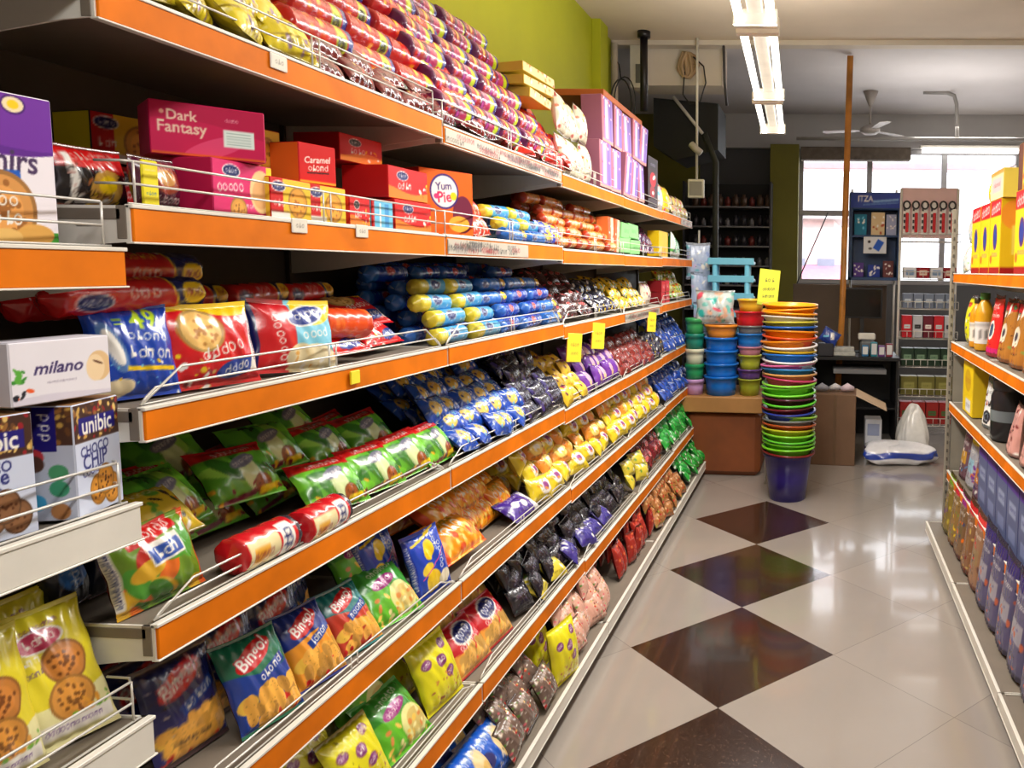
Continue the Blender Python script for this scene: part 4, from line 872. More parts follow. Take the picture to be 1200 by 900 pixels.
# ================================================================== sixth shelf
T = .382 + .001
YBAG = bag('chips_bag', .17, .19, .07, yellow_bag(), (190, 180, 60), 'chips bag', seed=3); YB3 = bag('chips_bag', .16, .17, .06, yellow_bag(50, 4), (190, 170, 50), 'chips bag', seed=6)
hero(YBAG, 2.0, -1.04, T, 'bright yellow chips bag standing at the front of the sixth shelf', -22)
hero(YBAG, 2.0, -1.15, T + .01, 'yellow chips bag in the shade behind the standing one', -18, 90); hero(YBAG, 1.90, -1.2, T + .02, 'yellow chips bag in the third row, mostly in shade', -14, 90)
GB6 = bag('chips_bag', .18, .17, .07, green_bag(60), (80, 140, 50), 'chips bag', seed=8)
hero(GB6, 1.80, -1.03, T, 'lime green chips bag at the front of the sixth shelf', -40); hero(GB6, 1.80, -1.13, T + .05, 'lime green chips bag behind the front one, in shade', -30); hero(GB6, 1.7, -1.2, T + .05, 'lime green chips bag in the third row', -30)
for i, (y, x, lab) in enumerate([(1.62, -1.03, 'golden yellow chips bag near the bottom edge of the photo'), (1.56, -1.10, 'second golden yellow chips bag at the bottom edge'), (1.50, -1.18, 'third golden yellow chips bag, farther back')]): hero(YB3, y, x, T + i * .02, lab, -26, 84)
RF = packet_art(.2, .15, (200, 24, 40), (236, 160, 60), (240, 220, 160), 56, 4, pic='chips', piccol=(236, 180, 90)); REDB = bag('snack_bag', .19, .16, .07, RF, (130, 20, 30), seed=5)
for y, x, z, lab in [(2.19, -1.04, 0, 'red snack bag at the front just past the yellow one'), (2.36, -1.04, 0, 'second red snack bag along the front of the sixth shelf'), (2.25, -1.14, .06, 'red snack bag lying behind the front pair'), (2.45, -1.15, .06, 'red snack bag in the dark behind the second one'), (2.32, -1.26, .07, 'red snack bag deepest in the sixth shelf')]: hero(REDB, y, x, T + z, lab, -36, 86)
DK = bag('sandwich_biscuit_packet', .12, .1, .045, Art(.12, .1, (28, 24, 34), 24).squig(.5, .6, .6, .1, (130, 130, 150), 4, 2).busy([(60, 40, 70), (50, 70, 70)], 10, .03, .07, (0, 0, 1, 1), 3), (26, 22, 30), 'biscuit packet', seed=4)
BRB = bag('snack_bag', .2, .16, .06, redbag(), (24, 50, 150), seed=14)
BRB2 = bag('snack_bag', .19, .16, .06, packet_art(.19, .16, (24, 50, 150), (200, 30, 40), (240, 200, 60), 60, 6, word=None), (24, 50, 150), seed=12)
hero(BRB2, 1.32, -1.04, T, 'blue and red snack bag at the near end of the sixth shelf', -40, 80); hero(BRB2, 1.30, -1.14, T + .06, 'blue and red snack bag behind the nearest one on the sixth shelf', -40, 80); drop_unused(BRB)
cluster([DK], 'black sandwich biscuit packet', 'heaped on the sixth shelf', 2.5, 4.0, T, -1.025, 11, 5, .04, .035, rx=-36, depth=2, ddx=.14, rzj=12, shared=True)
PW = bag('biscuit_packet', .13, .1, .05, Art(.12, .1, (60, 50, 140), 22).busy([W_, (210, 210, 240), (40, 30, 100)], 12, .05, .12, (0, 0, 1, 1), 3), (60, 50, 120), 'biscuit packet', seed=4)
cluster([PW], 'violet and white packet', 'at the front edge of the sixth shelf', 2.95, 3.6, T, -1.0, 4, 1, .04, 0, rx=-50, rzj=18)
WB = bag('biscuit_packet', .12, .1, .05, Art(.12, .1, (220, 200, 60), 18).busy([W_, (110, 90, 120), (90, 150, 60)], 12, .05, .12, (0, 0, 1, 1), 3), (180, 170, 60), 'biscuit packet', seed=4)
cluster([WB], 'yellow and white packet', 'at the front edge of the sixth shelf', 2.62, 2.92, T, -1.0, 2, 1, .04, 0, rx=-50, rzj=18)
cluster([WB], 'yellow packet', 'beyond the black biscuits on the sixth shelf', 4.0, 4.35, T, -1.02, 2, 2, .06, .02, rx=-20, rzj=18)
DR = bag('snack_packet', .12, .12, .05, choc_bag(18, (110, 24, 34)), (80, 20, 30), seed=4); cluster([DR], 'dark red packet', 'on the sixth shelf before the green ones', 4.4, 4.95, T, -1.04, 4, 3, .05, .03, rx=-24, depth=1, shared=True)
a = Art(.09, .09, (40, 160, 60), 12); a.busy([(90, 200, 90), (20, 110, 50), Y_, W_], 12, .07, .16, (0, 0, 1, 1), 3); GS = bag('snack_packet', .11, .1, .05, a, (40, 120, 50), seed=4)
cluster([GS], 'small green packet', 'heaped at the far end of the sixth shelf', 4.95, 6.1, T, -1.0, 9, 5, .045, .035, rx=-40, rzj=20, shared=True)

# ================================================================== base shelf
T = .111
BB = bag('snack_bag', .2, .16, .075, Art(.2, .16, (24, 90, 200), 50).ell(.7, .5, .18, .26, (240, 214, 160)).ell(.75, .35, .12, .14, (230, 190, 110)).squig(.4, .72, .5, .12, (190, 200, 240), 10, 2).ell(.25, .4, .12, .12, (60, 60, 120)).busy([NAVY, (70, 130, 220), W_], 14, .02, .05, (0, 0, 1, 1), 4), (24, 60, 150), seed=5)
for y, x, z, lab in [(2.10, -.93, 0, 'royal blue snack bag at the front of the base shelf'), (1.98, -.93, 0, 'royal blue snack bag at the bottom edge of the photo'), (2.05, -1.04, .05, 'royal blue snack bag leaning behind the front ones'), (2.2, -1.12, .03, 'royal blue snack bag deep in the base shelf')]: hero(BB, y, x, T + z, lab, -38, 86)
MC = bag('snack_packet', .13, .12, .05, pink_multi(26, (110, 90, 80)), (90, 70, 60), seed=4)
cluster([MC], 'mottled red and green packet', 'heaped on the base shelf before the yellow bag', 2.14, 2.54, T, -.92, 3, 4, .045, .045, rx=-36, depth=1, rzj=14, shared=True)
YB4 = bag('chips_bag', .17, .21, .07, yellow_bag(60, 7), (190, 180, 60), 'chips bag', seed=9); hero(YB4, 2.63, -.915, T, 'yellow chips bag standing on the white base shelf', -8, 78)
hero(YB4, 2.67, -1.03, T, 'yellow chips bag in the shade behind the one on the base shelf', -10, 84)
PM = bag('snack_packet', .14, .13, .05, pink_multi(30), (200, 150, 140), seed=5)
cluster([PM], 'pink and green mottled packet', 'stacked on the base shelf', 2.74, 3.28, T, -.93, 4, 4, .05, .03, rx=-24, depth=1, rzj=12, shared=True)
RS = bag('wafer_packet', .08, .16, .045, Art(.08, .16, (160, 40, 30), 14).busy([(210, 70, 50), DRED, (230, 120, 60)], 16, .06, .14, (0, 0, 1, 1), 3), (120, 30, 30), 'wafer packet', seed=5)
cluster([RS], 'upright red wafer packet', 'on the base shelf', 3.5, 4.2, T, -.95, 7, 2, .06, .06, rx=-10, depth=2, ddx=.13, rzj=12, shared=True)
NB = bag('nut_packet', .1, .09, .05, Art(.1, .1, (170, 110, 60), 14).busy([(220, 180, 130), (120, 60, 30), R_, (150, 160, 60)], 20, .05, .12, (0, 0, 1, 1), 3), (120, 80, 50), seed=5)
cluster([NB], 'small brown nut packet', 'heaped on the base shelf', 4.22, 5.0, T, -.91, 8, 5, .045, .035, rx=-30, depth=1, rzj=25, shared=True)
cluster([GS], 'small green packet', 'heaped at the far end of the base shelf', 5.15, 6.15, T, -.91, 8, 6, .045, .035, rx=-40, rzj=25, shared=True)

# ================================================================== top shelf
T = 1.966
YT = bag('snack_packet', .13, .11, .06, Art(.13, .11, (226, 206, 40), 44).busy([(240, 226, 110), (150, 120, 160), W_, (190, 160, 30)], 24, .03, .1, (0, 0, 1, 1), 5).squig(.5, .6, .5, .1, (60, 60, 130), 8, 2), (190, 170, 40), seed=5)
cluster([YT], 'shiny yellow snack packet', 'at the near end of the top shelf', 1.16, 1.62, T + .01, -1.07, 4, 4, .05, .04, rx=-36, depth=1, rzj=15, shared=True)
TR = Art(.2, .16, (176, 12, 18), 44); TR.ell(.3, .6, .045, .1, Y_, 10).ell(.5, .5, .055, .12, Y_, 10).squig(.3, .6, .06, .14, R_, 0, 2).squig(.5, .5, .06, .14, R_, 0, 3).rect(.84, 0, 1, 1, (40, 40, 130)).ell(.74, .45, .08, .18, (190, 210, 40)).squig(.74, .45, .06, .12, K_, 0, 4).rect(0, .0, .1, 1, (190, 30, 24)).busy([(200, 50, 30), DRED], 14, .01, .04, (0, 0, .7, 1), 4)
TPR = Art(.2, .16, (92, 16, 72), 44); TPR.rect(.12, 0, .4, 1, (150, 14, 34)).ell(.3, .6, .05, .1, (220, 170, 60)).ell(.6, .45, .1, .18, (170, 40, 90)).squig(.6, .6, .22, .06, W_, 0, 3).rect(.84, 0, 1, 1, (40, 40, 130)).ell(.76, .5, .07, .15, (190, 210, 40)).busy([(180, 60, 150), R_, W_, (80, 20, 90)], 20, .02, .06, (0, 0, .8, 1), 4)
RDR = roll('biscuit_roll', .039, .22, TR, 3); RPR = roll('purple_biscuit_roll', .041, .2, TPR, 4)
DG = bag('biscuit_packet', .14, .09, .05, Art(.14, .09, (110, 14, 24), 34).squig(.5, .55, .5, .09, (200, 170, 150), 4, 2).rect(.85, 0, 1, 1, (24, 70, 56)).busy([R_, (40, 60, 50), (200, 170, 60)], 14, .03, .07, (0, 0, 1, 1), 3), (80, 16, 24), 'biscuit packet', seed=3)
cluster([DG], 'dark red and green packet', 'along the wire of the top shelf', 1.6, 2.55, T, -1.07, 7, 2, .05, .03, rx=-48, depth=1, shared=True)
cluster([RDR], 'red biscuit roll with yellow price spots', 'on the top shelf pile', 1.62, 2.46, T + .08, -1.16, 4, 6, .071, .04, depth=1, rx=20, rzj=4, shared=True)
cluster([RPR], 'purple biscuit roll', 'on the top shelf pile', 2.15, 2.95, T + .03, -1.11, 4, 6, .075, .045, depth=1, rx=20, rzj=4, shared=True)
RSP = bag('snack_packet', .12, .1, .055, Art(.12, .1, (206, 36, 28), 24).busy([Y_, (40, 60, 150), W_, (60, 120, 60)], 16, .04, .1, (0, 0, 1, 1), 3), (150, 30, 30), seed=3)
cluster([RSP], 'red snack packet', 'heaped on the second bay of the top shelf', 2.6, 3.35, T, -1.07, 6, 6, .048, .04, rx=-40, depth=1, rzj=20, shared=True)
CB = carton('biscuit_box', .26, .035, .16, Art(.26, .04, (216, 196, 140), 26).busy([O_, (150, 60, 40), W_], 12, .02, .05, (0, 0, 1, 1), 3), (190, 150, 60), (236, 216, 150), (220, 190, 60))
cluster([CB], 'flat cream and yellow box', 'stacked on top of the top-shelf pile', 2.9, 3.2, T + .26, -1.2, 1, 3, .037, .0, rx=0, rzj=8, jz=0, shared=False)
WP = bag('snack_pouch', .12, .18, .06, Art(.12, .2, (206, 198, 176), 20).busy([(216, 170, 40), (100, 150, 170), (200, 90, 40), (150, 60, 50)], 24, .05, .14, (0, 0, 1, 1), 3), W_, 'snack pouch', seed=3)
cluster([WP], 'white and yellow pouch', 'beside the red packets on the top shelf', 3.25, 3.62, T, -1.09, 4, 2, .17, .03, rx=-8, shared=True)
LIL = Art(.13, .2, (136, 106, 182), 30); LIL.rect(0, .0, .2, 1, (206, 100, 120)).rect(.3, .1, .55, .95, (206, 200, 220)).rect(.72, 0, .84, 1, (110, 84, 170)).busy([(236, 180, 190), W_, (190, 70, 110)], 10, .03, .08, (0, 0, 1, 1), 3).rect(0, .0, 1, .07, (226, 140, 130))
LB1 = carton('baby_food_box', .17, .215, .1, LIL, (150, 90, 112), (120, 94, 150), (160, 110, 122))
cluster([LB1], 'lilac and pink carton', 'on the top shelf', 3.66, 4.62, T, -1.1, 5, 2, .217, 0, rx=0, rzj=3, jy=.01, jz=0)
k = carton('brown_board_box', .8, .03, .3, (176, 92, 40), (170, 90, 40), (190, 100, 44), (186, 100, 44), cat='box'); put(k, -1.2, 4.15, T + .436, 'flat brown carton lying on top of the lilac cartons', 90)
a = Art(.12, .24, (46, 14, 20), 30); a.rect(.1, .75, .9, .95, (30, 20, 26)).squig(.5, .85, .5, .12, (150, 140, 170), 0, 3).ell(.5, .55, .3, .3, (190, 20, 34)).ell(.6, .6, .16, .08, W_, 30).ell(.45, .3, .25, .25, (150, 20, 30)).ell(.5, .28, .1, .08, W_)
k = carton('chocolate_box', .24, .3, .1, a, (40, 14, 18), (60, 14, 20), K_); put(k, -1.1, 4.85, T, 'tall black and red chocolate box on the top shelf', 88)
a = Art(.16, .2, (236, 200, 40), 20); a.busy([W_, (240, 226, 120), (60, 50, 30), PINK], 12, .05, .12, (0, 0, 1, 1), 3); k = bag('snack_pouch', .17, .2, .07, a, (200, 170, 40), 'snack pouch', seed=3)
put(k, -1.09, 5.45, T - .006, 'yellow pouch with white print near the end of the top shelf', 88, -8); put(k, -1.12, 5.08, T + .25 - .006 - .25, 'yellow pouch right behind the tall black chocolate box', 88, -8)
k = bag('snack_pouch', .17, .22, .07, Art(.1, .2, (226, 214, 216), 14).busy([PINK, Y_, CY], 10, .1, .2, (0, 0, 1, 1), 3), W_, 'snack pouch', seed=3); put(k, -1.1, 5.25, T - .006, 'pale pouch with coloured dots on the top shelf', 88, -8)
k = bag('snack_packet', .13, .1, .05, Art(.12, .1, (220, 200, 120), 14).busy([PINK, W_, (150, 160, 60), (120, 80, 110)], 12, .06, .14, (0, 0, 1, 1), 3), (200, 180, 120), seed=3)
cluster([k], 'small pale multicoloured packet', 'at the far end of the top shelf', 5.55, 6.15, T - .006, -1.08, 4, 2, .06, .03, rx=-24, shared=True)

# ================================================================== GOODS: right gondola
def rput(k, y, x, z, lab, rz=-90, rx=0, grp=None): return put(k, x, y, z, lab, rz, rx, 0, grp)
T = 1.581
a = Art(.2, .34, (240, 204, 24), 34); a.rect(0, .78, 1, 1, (196, 22, 34)).squig(.5, .88, .8, .2, W_, 6, 3).ell(.5, .5, .2, .3, (90, 50, 120)).ell(.5, .5, .13, .2, (40, 60, 150)).squig(.5, .26, .5, .1, (150, 90, 140), 0, 4).rect(0, 0, 1, .09, (160, 20, 20)).ell(.15, .2, .1, .1, (230, 110, 30))
sd = Art(.13, .34, (228, 186, 20), 16); sd.ell(.5, .78, .5, .5, (236, 150, 40)).rect(0, 0, 1, .09, (160, 20, 20)).bar(.5, .45, .2, 1.0, (240, 214, 90))
MG = carton('noodle_carton', .215, .34, .13, a, sd, (190, 30, 30), (230, 190, 30))
for i, y in enumerate((4.13, 3.905, 3.68)): rput(MG, y, .87, T, f'{["farthest","middle","nearest"][i]} yellow carton with red top in the trio on the right shelf')
for i, y in enumerate((3.2, 2.97)): rput(MG, y, .87, T, ['yellow carton with red top past the gap, beside the cream boxes', 'yellow carton with red top cut off at the right edge'][i])
a = Art(.2, .14, (236, 216, 170), 26); a.bar(.5, .5, .7, .35, (220, 190, 190)).squig(.5, .5, .5, .1, (150, 90, 90), 0, 2).rect(0, .85, 1, 1, (220, 150, 60))
k = carton('noodle_carton', .26, .13, .14, a, (232, 210, 90), (236, 220, 180), (236, 200, 80)); rput(k, 3.68, .875, T + .342, 'cream box lying on top of the yellow carton trio')
a = Art(.12, .15, (232, 220, 60), 16); a.busy([W_, (120, 170, 90), (150, 190, 220)], 12, .06, .14, (0, 0, 1, 1), 3)
k = bag('noodle_pouch', .15, .15, .07, a, (210, 200, 90), 'noodle pouch', seed=3); rput(k, 3.98, .86, T + .342, 'small yellow-green pouch on top of the yellow carton trio', -90, -8)
k = bag('noodle_pouch', .14, .22, .07, Art(.12, .22, (222, 226, 232), 14).busy([CY, (190, 190, 210)], 8, .1, .2, (0, 0, 1, 1), 3), W_, 'noodle pouch', seed=4); rput(k, 4.12, .95, T + .342, 'pale translucent pouch behind the yellow-green one', -90, -8)
a = Art(.2, .16, (236, 206, 60), 20); a.rect(0, .0, .35, 1, (100, 50, 30)).busy([R_, W_, O_], 10, .05, .1, (.4, 0, 1, 1), 4)
k = carton('noodle_carton', .22, .19, .16, a, (236, 206, 40), (240, 220, 90), Y_); rput(k, 3.2, .89, T + .342, 'yellow and brown box on the upper layer near the right edge'); rput(k, 2.97, .89, T + .342, 'yellow and brown box on the upper layer cut off at the right edge')
k = bag('noodle_pouch', .3, .2, .1, Art(.3, .2, (200, 40, 60), 20).busy([(120, 60, 140), Y_, W_], 14, .04, .1, (0, 0, 1, 1), 4), R_, 'noodle pouch', seed=4); rput(k, 3.1, .9, T + .535, 'red and purple pouch on the very top near the right edge', -90, -10)
k = bag('noodle_pouch', .12, .17, .06, Art(.12, .17, (226, 224, 220), 16).busy([(90, 170, 90), R_, CY, (200, 190, 60)], 16, .05, .12, (0, 0, 1, 1), 4), W_, 'noodle pouch', seed=4)
cluster([k], 'pale mixed-colour pouch', 'at the far end of the right top shelf', 4.27, 4.54, T, .85, 2, 2, .16, .02, rx=-8, side=-1)

def bottle(name, h, r, body, cap, label, art=None):
    def f(m):
        m.lathe([(.001, 0), (r * .92, 0), (r, .006), (r, h * .62), (r * .96, h * .68), (r * .55, h * .83), (r * .42, h * .86), (r * .42, h * .9)], body, 0, 20)
        m.lathe([(r * .5, h * .88), (r * .52, h * .885), (r * .52, h * .99), (r * .46, h), (.001, h)], cap, 0, 16)
        n = 20; z = np.linspace(h * .12, h * .5, 8); an = np.linspace(0, 2 * PI, n + 1)[:-1]
        P = np.array([[(math.cos(t) * r * 1.015, math.sin(t) * r * 1.015, q) for t in an] for q in z]); C = np.tile(np.array(label, float), (8, n, 1)); C[2:5, ::3] *= .5; C[6] = np.array(label) * .8
        m.grid(P, C, 0, True, True)
    return Kind(name, 'bottle', f, GLOSSY, (2 * r, 2 * r, h))
T = 1.183
b1 = bottle('sauce_bottle', .27, .045, (226, 150, 20), (60, 50, 30), (236, 226, 210)); b2 = bottle('sauce_bottle', .3, .05, (220, 160, 30), (70, 130, 60), (230, 226, 220))
rput(b1, 4.27, .86, T, 'amber sauce bottle with a white label'); rput(b2, 4.1, .86, T, 'taller amber sauce bottle with a green cap'); rput(b1, 4.28, .97, T, 'amber sauce bottle hidden behind the front one')
k = bag('masala_pouch', .15, .28, .07, Art(.15, .28, (226, 226, 30), 24).ell(.5, .8, .3, .1, R_).busy([(90, 60, 110), W_, (190, 200, 60)], 22, .05, .12, (0, 0, 1, .6), 4), (200, 190, 60), 'pouch', seed=4); rput(k, 4.45, .85, T, 'yellow pouch with purple flecks at the end beside the sauce bottles', -90, -6)
a = Art(.16, .3, (222, 30, 34), 34); a.squig(.5, .82, .6, .16, W_, 0, 3).squig(.5, .66, .8, .1, W_, 0, 5).ell(.5, .42, .26, .3, W_).ell(.5, .42, .17, .22, (60, 80, 110)).rect(0, 0, 1, .14, (200, 30, 110)).ell(.3, .2, .2, .1, O_)
k = bag('noodle_pouch', .19, .3, .08, a, (190, 30, 30), 'noodle pouch', pouch=True, seed=4); rput(k, 3.82, .855, T, 'red stand-up pouch with a white oval on the right gondola', -90, -4)
a = Art(.16, .3, (170, 110, 40), 28); a.rect(0, .8, 1, 1, (200, 30, 40)).busy([(60, 110, 50), W_], 8, .06, .12, (.1, .7, .9, .9), 4).ell(.5, .45, .24, .3, (226, 214, 190)).ell(.5, .45, .1, .14, (60, 50, 70)).busy([(130, 140, 60), (150, 60, 40)], 10, .04, .08, (0, 0, 1, .3), 4)
k = bag('noodle_pouch', .2, .29, .09, a, (150, 100, 50), 'noodle pouch', pouch=True, seed=5)
for i, y in enumerate((3.58, 3.35, 3.12)): rput(k, y, .86, T, f'{ORD[i]} brown stand-up pouch with red top, counting from the red pouch', -90, -4)
cluster([k], 'brown stand-up pouch', 'in the back row of the right second shelf', 3.1, 4.0, T, 1.0, 4, 1, .1, rx=0, side=-1, shared=True)
T = .827
a = Art(.3, .3, (236, 204, 24), 30); a.ell(.5, .6, .3, .2, (210, 170, 30)).squig(.5, .6, .5, .1, (180, 120, 40), 0, 4).bar(.55, .16, .5, .22, (222, 226, 230)).squig(.55, .16, .4, .07, (120, 120, 130), 0, 3).rect(0, .92, 1, 1, (200, 150, 40))
k = carton('oil_carton', .27, .3, .14, a, (220, 184, 30), (230, 190, 60), (226, 190, 30)); rput(k, 4.2, .875, T, 'yellow carton with a white lower label on the right third shelf')
a = Art(.15, .24, (222, 226, 224), 36); a.wave(.78, .04, .6, 1, (60, 90, 90)).squig(.5, .66, .6, .1, (90, 90, 90), 8, 4).busy([(170, 70, 40), (110, 50, 40), K_], 14, .04, .1, (.2, .4, .9, .6), 4).ell(.5, .2, .3, .28, W_).ell(.5, .2, .22, .2, (40, 44, 54)).ring(.5, .2, .14, .13, (110, 120, 130))
k = bag('coffee_pouch', .18, .27, .1, a, (190, 200, 196), 'coffee pouch', pouch=True, seed=4); rput(k, 3.82, .865, T, 'white coffee pouch with a round dark emblem', -78, -2)
def jar(m):
    m.lathe([(.001, 0), (.075, 0), (.082, .01), (.082, .2), (.07, .225), (.07, .235)], (28, 28, 32), 0, 24); m.lathe([(.073, .23), (.076, .234), (.076, .272), (.07, .28), (.001, .28)], (44, 42, 46), 0, 24); m.lathe([(.0835, .09), (.0835, .14)], (110, 120, 125), 0, 24)
k = Kind('coffee_jar', 'jar', jar, GLOSSY, (.16, .16, .28)); rput(k, 3.55, .87, T, 'black jar with a grey band beside the coffee pouch')
a = Art(.14, .22, (206, 150, 140), 20); a.busy([(120, 50, 50), W_, (230, 190, 170)], 16, .05, .12, (0, 0, 1, 1), 3); k = bag('coffee_pouch', .17, .22, .08, a, (190, 150, 140), 'coffee pouch', pouch=True, seed=7)
cluster([k], 'dull pink pouch', 'near the right edge beyond the black jar', 2.95, 3.35, T, .87, 2, 1, .1, rx=0, side=-1)
T = .416
def pouchk(cols, base, H=.3, W=.16, seed=1, name='cereal_pouch'):
    a = Art(W, H, base, 24); q = random.Random(seed); a.rect(0, .8, 1, 1, cols[0]).squig(.5, .68, .7, .12, W_, 0, seed).bar(.5, .42, .7, .45, cols[1]).busy(cols[2:], 18, .04, .1, (0, 0, 1, .6), seed); return bag(name, W + .02, H, .07, a, base, 'pouch', pouch=True, seed=seed)
pa = pouchk([(120, 40, 100), (200, 150, 60), (90, 120, 160), W_], (110, 80, 90), .3, seed=2); pb = pouchk([(226, 200, 40), (150, 190, 210), (120, 60, 140), O_], (170, 170, 180), .3, seed=3); pc = pouchk([(160, 40, 50), (190, 120, 60), (70, 60, 120), W_], (120, 90, 110), .28, seed=5)
for i, (kk, y, lab) in enumerate([(pa, 4.42, 'purple-topped pouch at the far end of the right fourth shelf'), (pb, 4.22, 'pale blue pouch with a yellow top on the right fourth shelf'), (pc, 4.02, 'maroon-topped pouch on the right fourth shelf')]): rput(kk, y, .85, T, lab, -90, -4)
a = Art(.2, .32, (96, 104, 140), 24); a.rect(0, .85, 1, 1, (90, 60, 150)).bar(.5, .6, .6, .3, (150, 160, 190)).squig(.5, .6, .5, .1, (60, 60, 120), 0, 2).bar(.5, .25, .6, .3, (130, 140, 180))
k = carton('cereal_box', .19, .31, .07, a, (80, 90, 140), (120, 110, 160), (90, 96, 140), cat='cereal box'); 
for i in range(5): rput(k, 3.8 - i * .2, .85, T, f'{ORD[i]} blue-grey cereal box on the right fourth shelf, from the far end')
T = .111
for i, (kk, y) in enumerate([(pouchk([(120, 160, 40), (130, 110, 40), (190, 170, 60), P_], (130, 110, 50), .34, seed=7), 4.4), (pouchk([(210, 30, 60), (150, 110, 50), (120, 130, 60), Y_], (140, 110, 60), .34, seed=8), 4.2), (pouchk([(150, 30, 130), (110, 90, 50), O_, (60, 60, 100)], (120, 90, 60), .34, seed=9), 4.0), (pouchk([(206, 30, 40), (140, 100, 60), (200, 170, 90), DRED], (130, 90, 60), .36, seed=10), 3.8), (pouchk([(226, 60, 60), (150, 120, 80), (90, 60, 60), R_], (150, 110, 80), .36, seed=11), 3.6)]):
    rput(kk, y, .76, T, ['olive pouch with a green top at the far end of the right base shelf', 'brown pouch with a red top, second from the far end of the base shelf', 'brown pouch with a violet top on the right base shelf', 'brown pouch with a bright red top on the right base shelf', 'tan pouch with a coral top on the right base shelf'][i], -90, -4)
k = pouchk([(56, 44, 110), (150, 146, 160), (190, 90, 60), (90, 90, 140)], (84, 80, 116), .38, .17, 12)
for i in range(5): rput(k, 3.4 - i * .2, .755, T, f'{ORD[i]} violet pouch on the right base shelf, counting from the far end', -90, -4)

# ================================================================== THE FAR END
CW = mat('counter_wood', (120, 62, 26), .5, 0, .2, 4); CWT = mat('counter_top_wood', (164, 118, 66), .45, 0, .15, 5)
t = empty('wooden_counter', (-.72, 6.1, 0)); tag(t, 'low brown wooden counter behind the stack of basins', 'counter')
m = MB(); m.box(-.3, .28, -.26, .35, 0, .5); m.build('body', CW, t); m = MB(); m.box(-.34, .3, -.3, .36, .5, .62, bev=.006); m.build('top', CWT, t)
# stack of basins standing in a purple bucket
SX, SY = -.205, 5.32
def rim_tub(rt, rb, h, col, rimw=.014, lip=.012, name='basin', cat='basin'):
    def f(m):
        m.lathe([(.001, .004), (rb - .004, .004), (rt - .004, h - .004), (rt - .001, h - .001)], col, 0, 32)      # inside
        m.lathe([(.001, 0), (rb, 0), (rb + (rt - rb) * .5, h * .5), (rt, h - lip), (rt + rimw, h - lip), (rt + rimw, h - .002), (rt + rimw * .7, h), (rt - .001, h - .001)], col, 0, 32)
    return Kind(name, cat, f, GLOSSY, (2 * rt, 2 * rt, h))
k = rim_tub(.165, .125, .33, (46, 34, 120), .012, .02, 'bucket', 'bucket'); k.place((SX, SY, 0), (0, 0, 0), 'purple bucket on the floor at the bottom of the basin stack', None)
stack = [('dark red', (120, 24, 30)), ('lime green', (120, 205, 40)), ('lime green', (110, 200, 36)), ('bright green', (90, 190, 50)), ('lime green', (130, 210, 50)), ('yellow green', (190, 200, 40)), ('rust brown', (176, 82, 30)), ('grey', (150, 160, 160)), ('lime green', (140, 200, 50)),
         ('navy blue', (40, 60, 150)), ('dark red', (110, 30, 40)), ('bright green', (90, 200, 50)), ('maroon', (80, 24, 50)), ('lime green', (120, 215, 60)), ('lime green', (110, 210, 50)), ('lime green', (140, 225, 70)), ('pink', (200, 60, 110)), ('tan', (214, 160, 90)), ('sky blue', (50, 140, 210)),
         ('pink', (214, 100, 160)), ('white', (225, 225, 225)), ('blue', (30, 110, 200)), ('yellow', (230, 190, 30)), ('white', (230, 226, 220)), ('orange', (240, 140, 20)), ('red orange', (226, 80, 30)), ('orange', (246, 150, 20)), ('blue', (30, 90, 180)), ('olive yellow', (200, 190, 60)), ('white', (226, 222, 210)), ('orange', (248, 160, 20)), ('orange', (250, 150, 16)), ('orange', (252, 166, 24))]
z = .315; bk = {}
for i, (nm, c) in enumerate(stack):
    if (nm, c) not in bk: bk[nm, c] = rim_tub(.172, .13, .085, c)
    ang = rng.uniform(-4, 4)
    bk[nm, c].place((SX + rng.uniform(-.008, .008), SY + rng.uniform(-.008, .008), z - .055), (rad(ang), rad(rng.uniform(-4, 4)), rng.uniform(0, 6)), f'{nm} basin in the tall stack, number {i + 1} counting up from the bucket', 'basins in the tall stack', 1 + .0012 * i)
    z += .0318 if i < 30 else .028
# yellow price sign standing behind the stack
a = Art(.1, .15, (220, 226, 70), 44); a.squig(.5, .7, .5, .16, (70, 80, 60), 4, 9).squig(.5, .45, .6, .12, (80, 90, 60), 6, 3).squig(.5, .25, .6, .12, (80, 90, 60), 4, 5).rect(0, 0, 1, .08, (190, 200, 60))
k = carton('price_sign', .15, .26, .012, a, (220, 226, 70), (220, 226, 70), (220, 226, 70), cat='sign'); k.place((-.385, 5.62, 1.33), (rad(-6), rad(6), rad(14)), 'yellow price sign standing upright behind the basin stack')
m = MB(); m.tube([(-.385, 5.66, .0), (-.385, 5.64, 1.36)], .006); tag(m.build('sign_stick', WIRE), 'thin metal stick holding up the yellow price sign', 'stick')

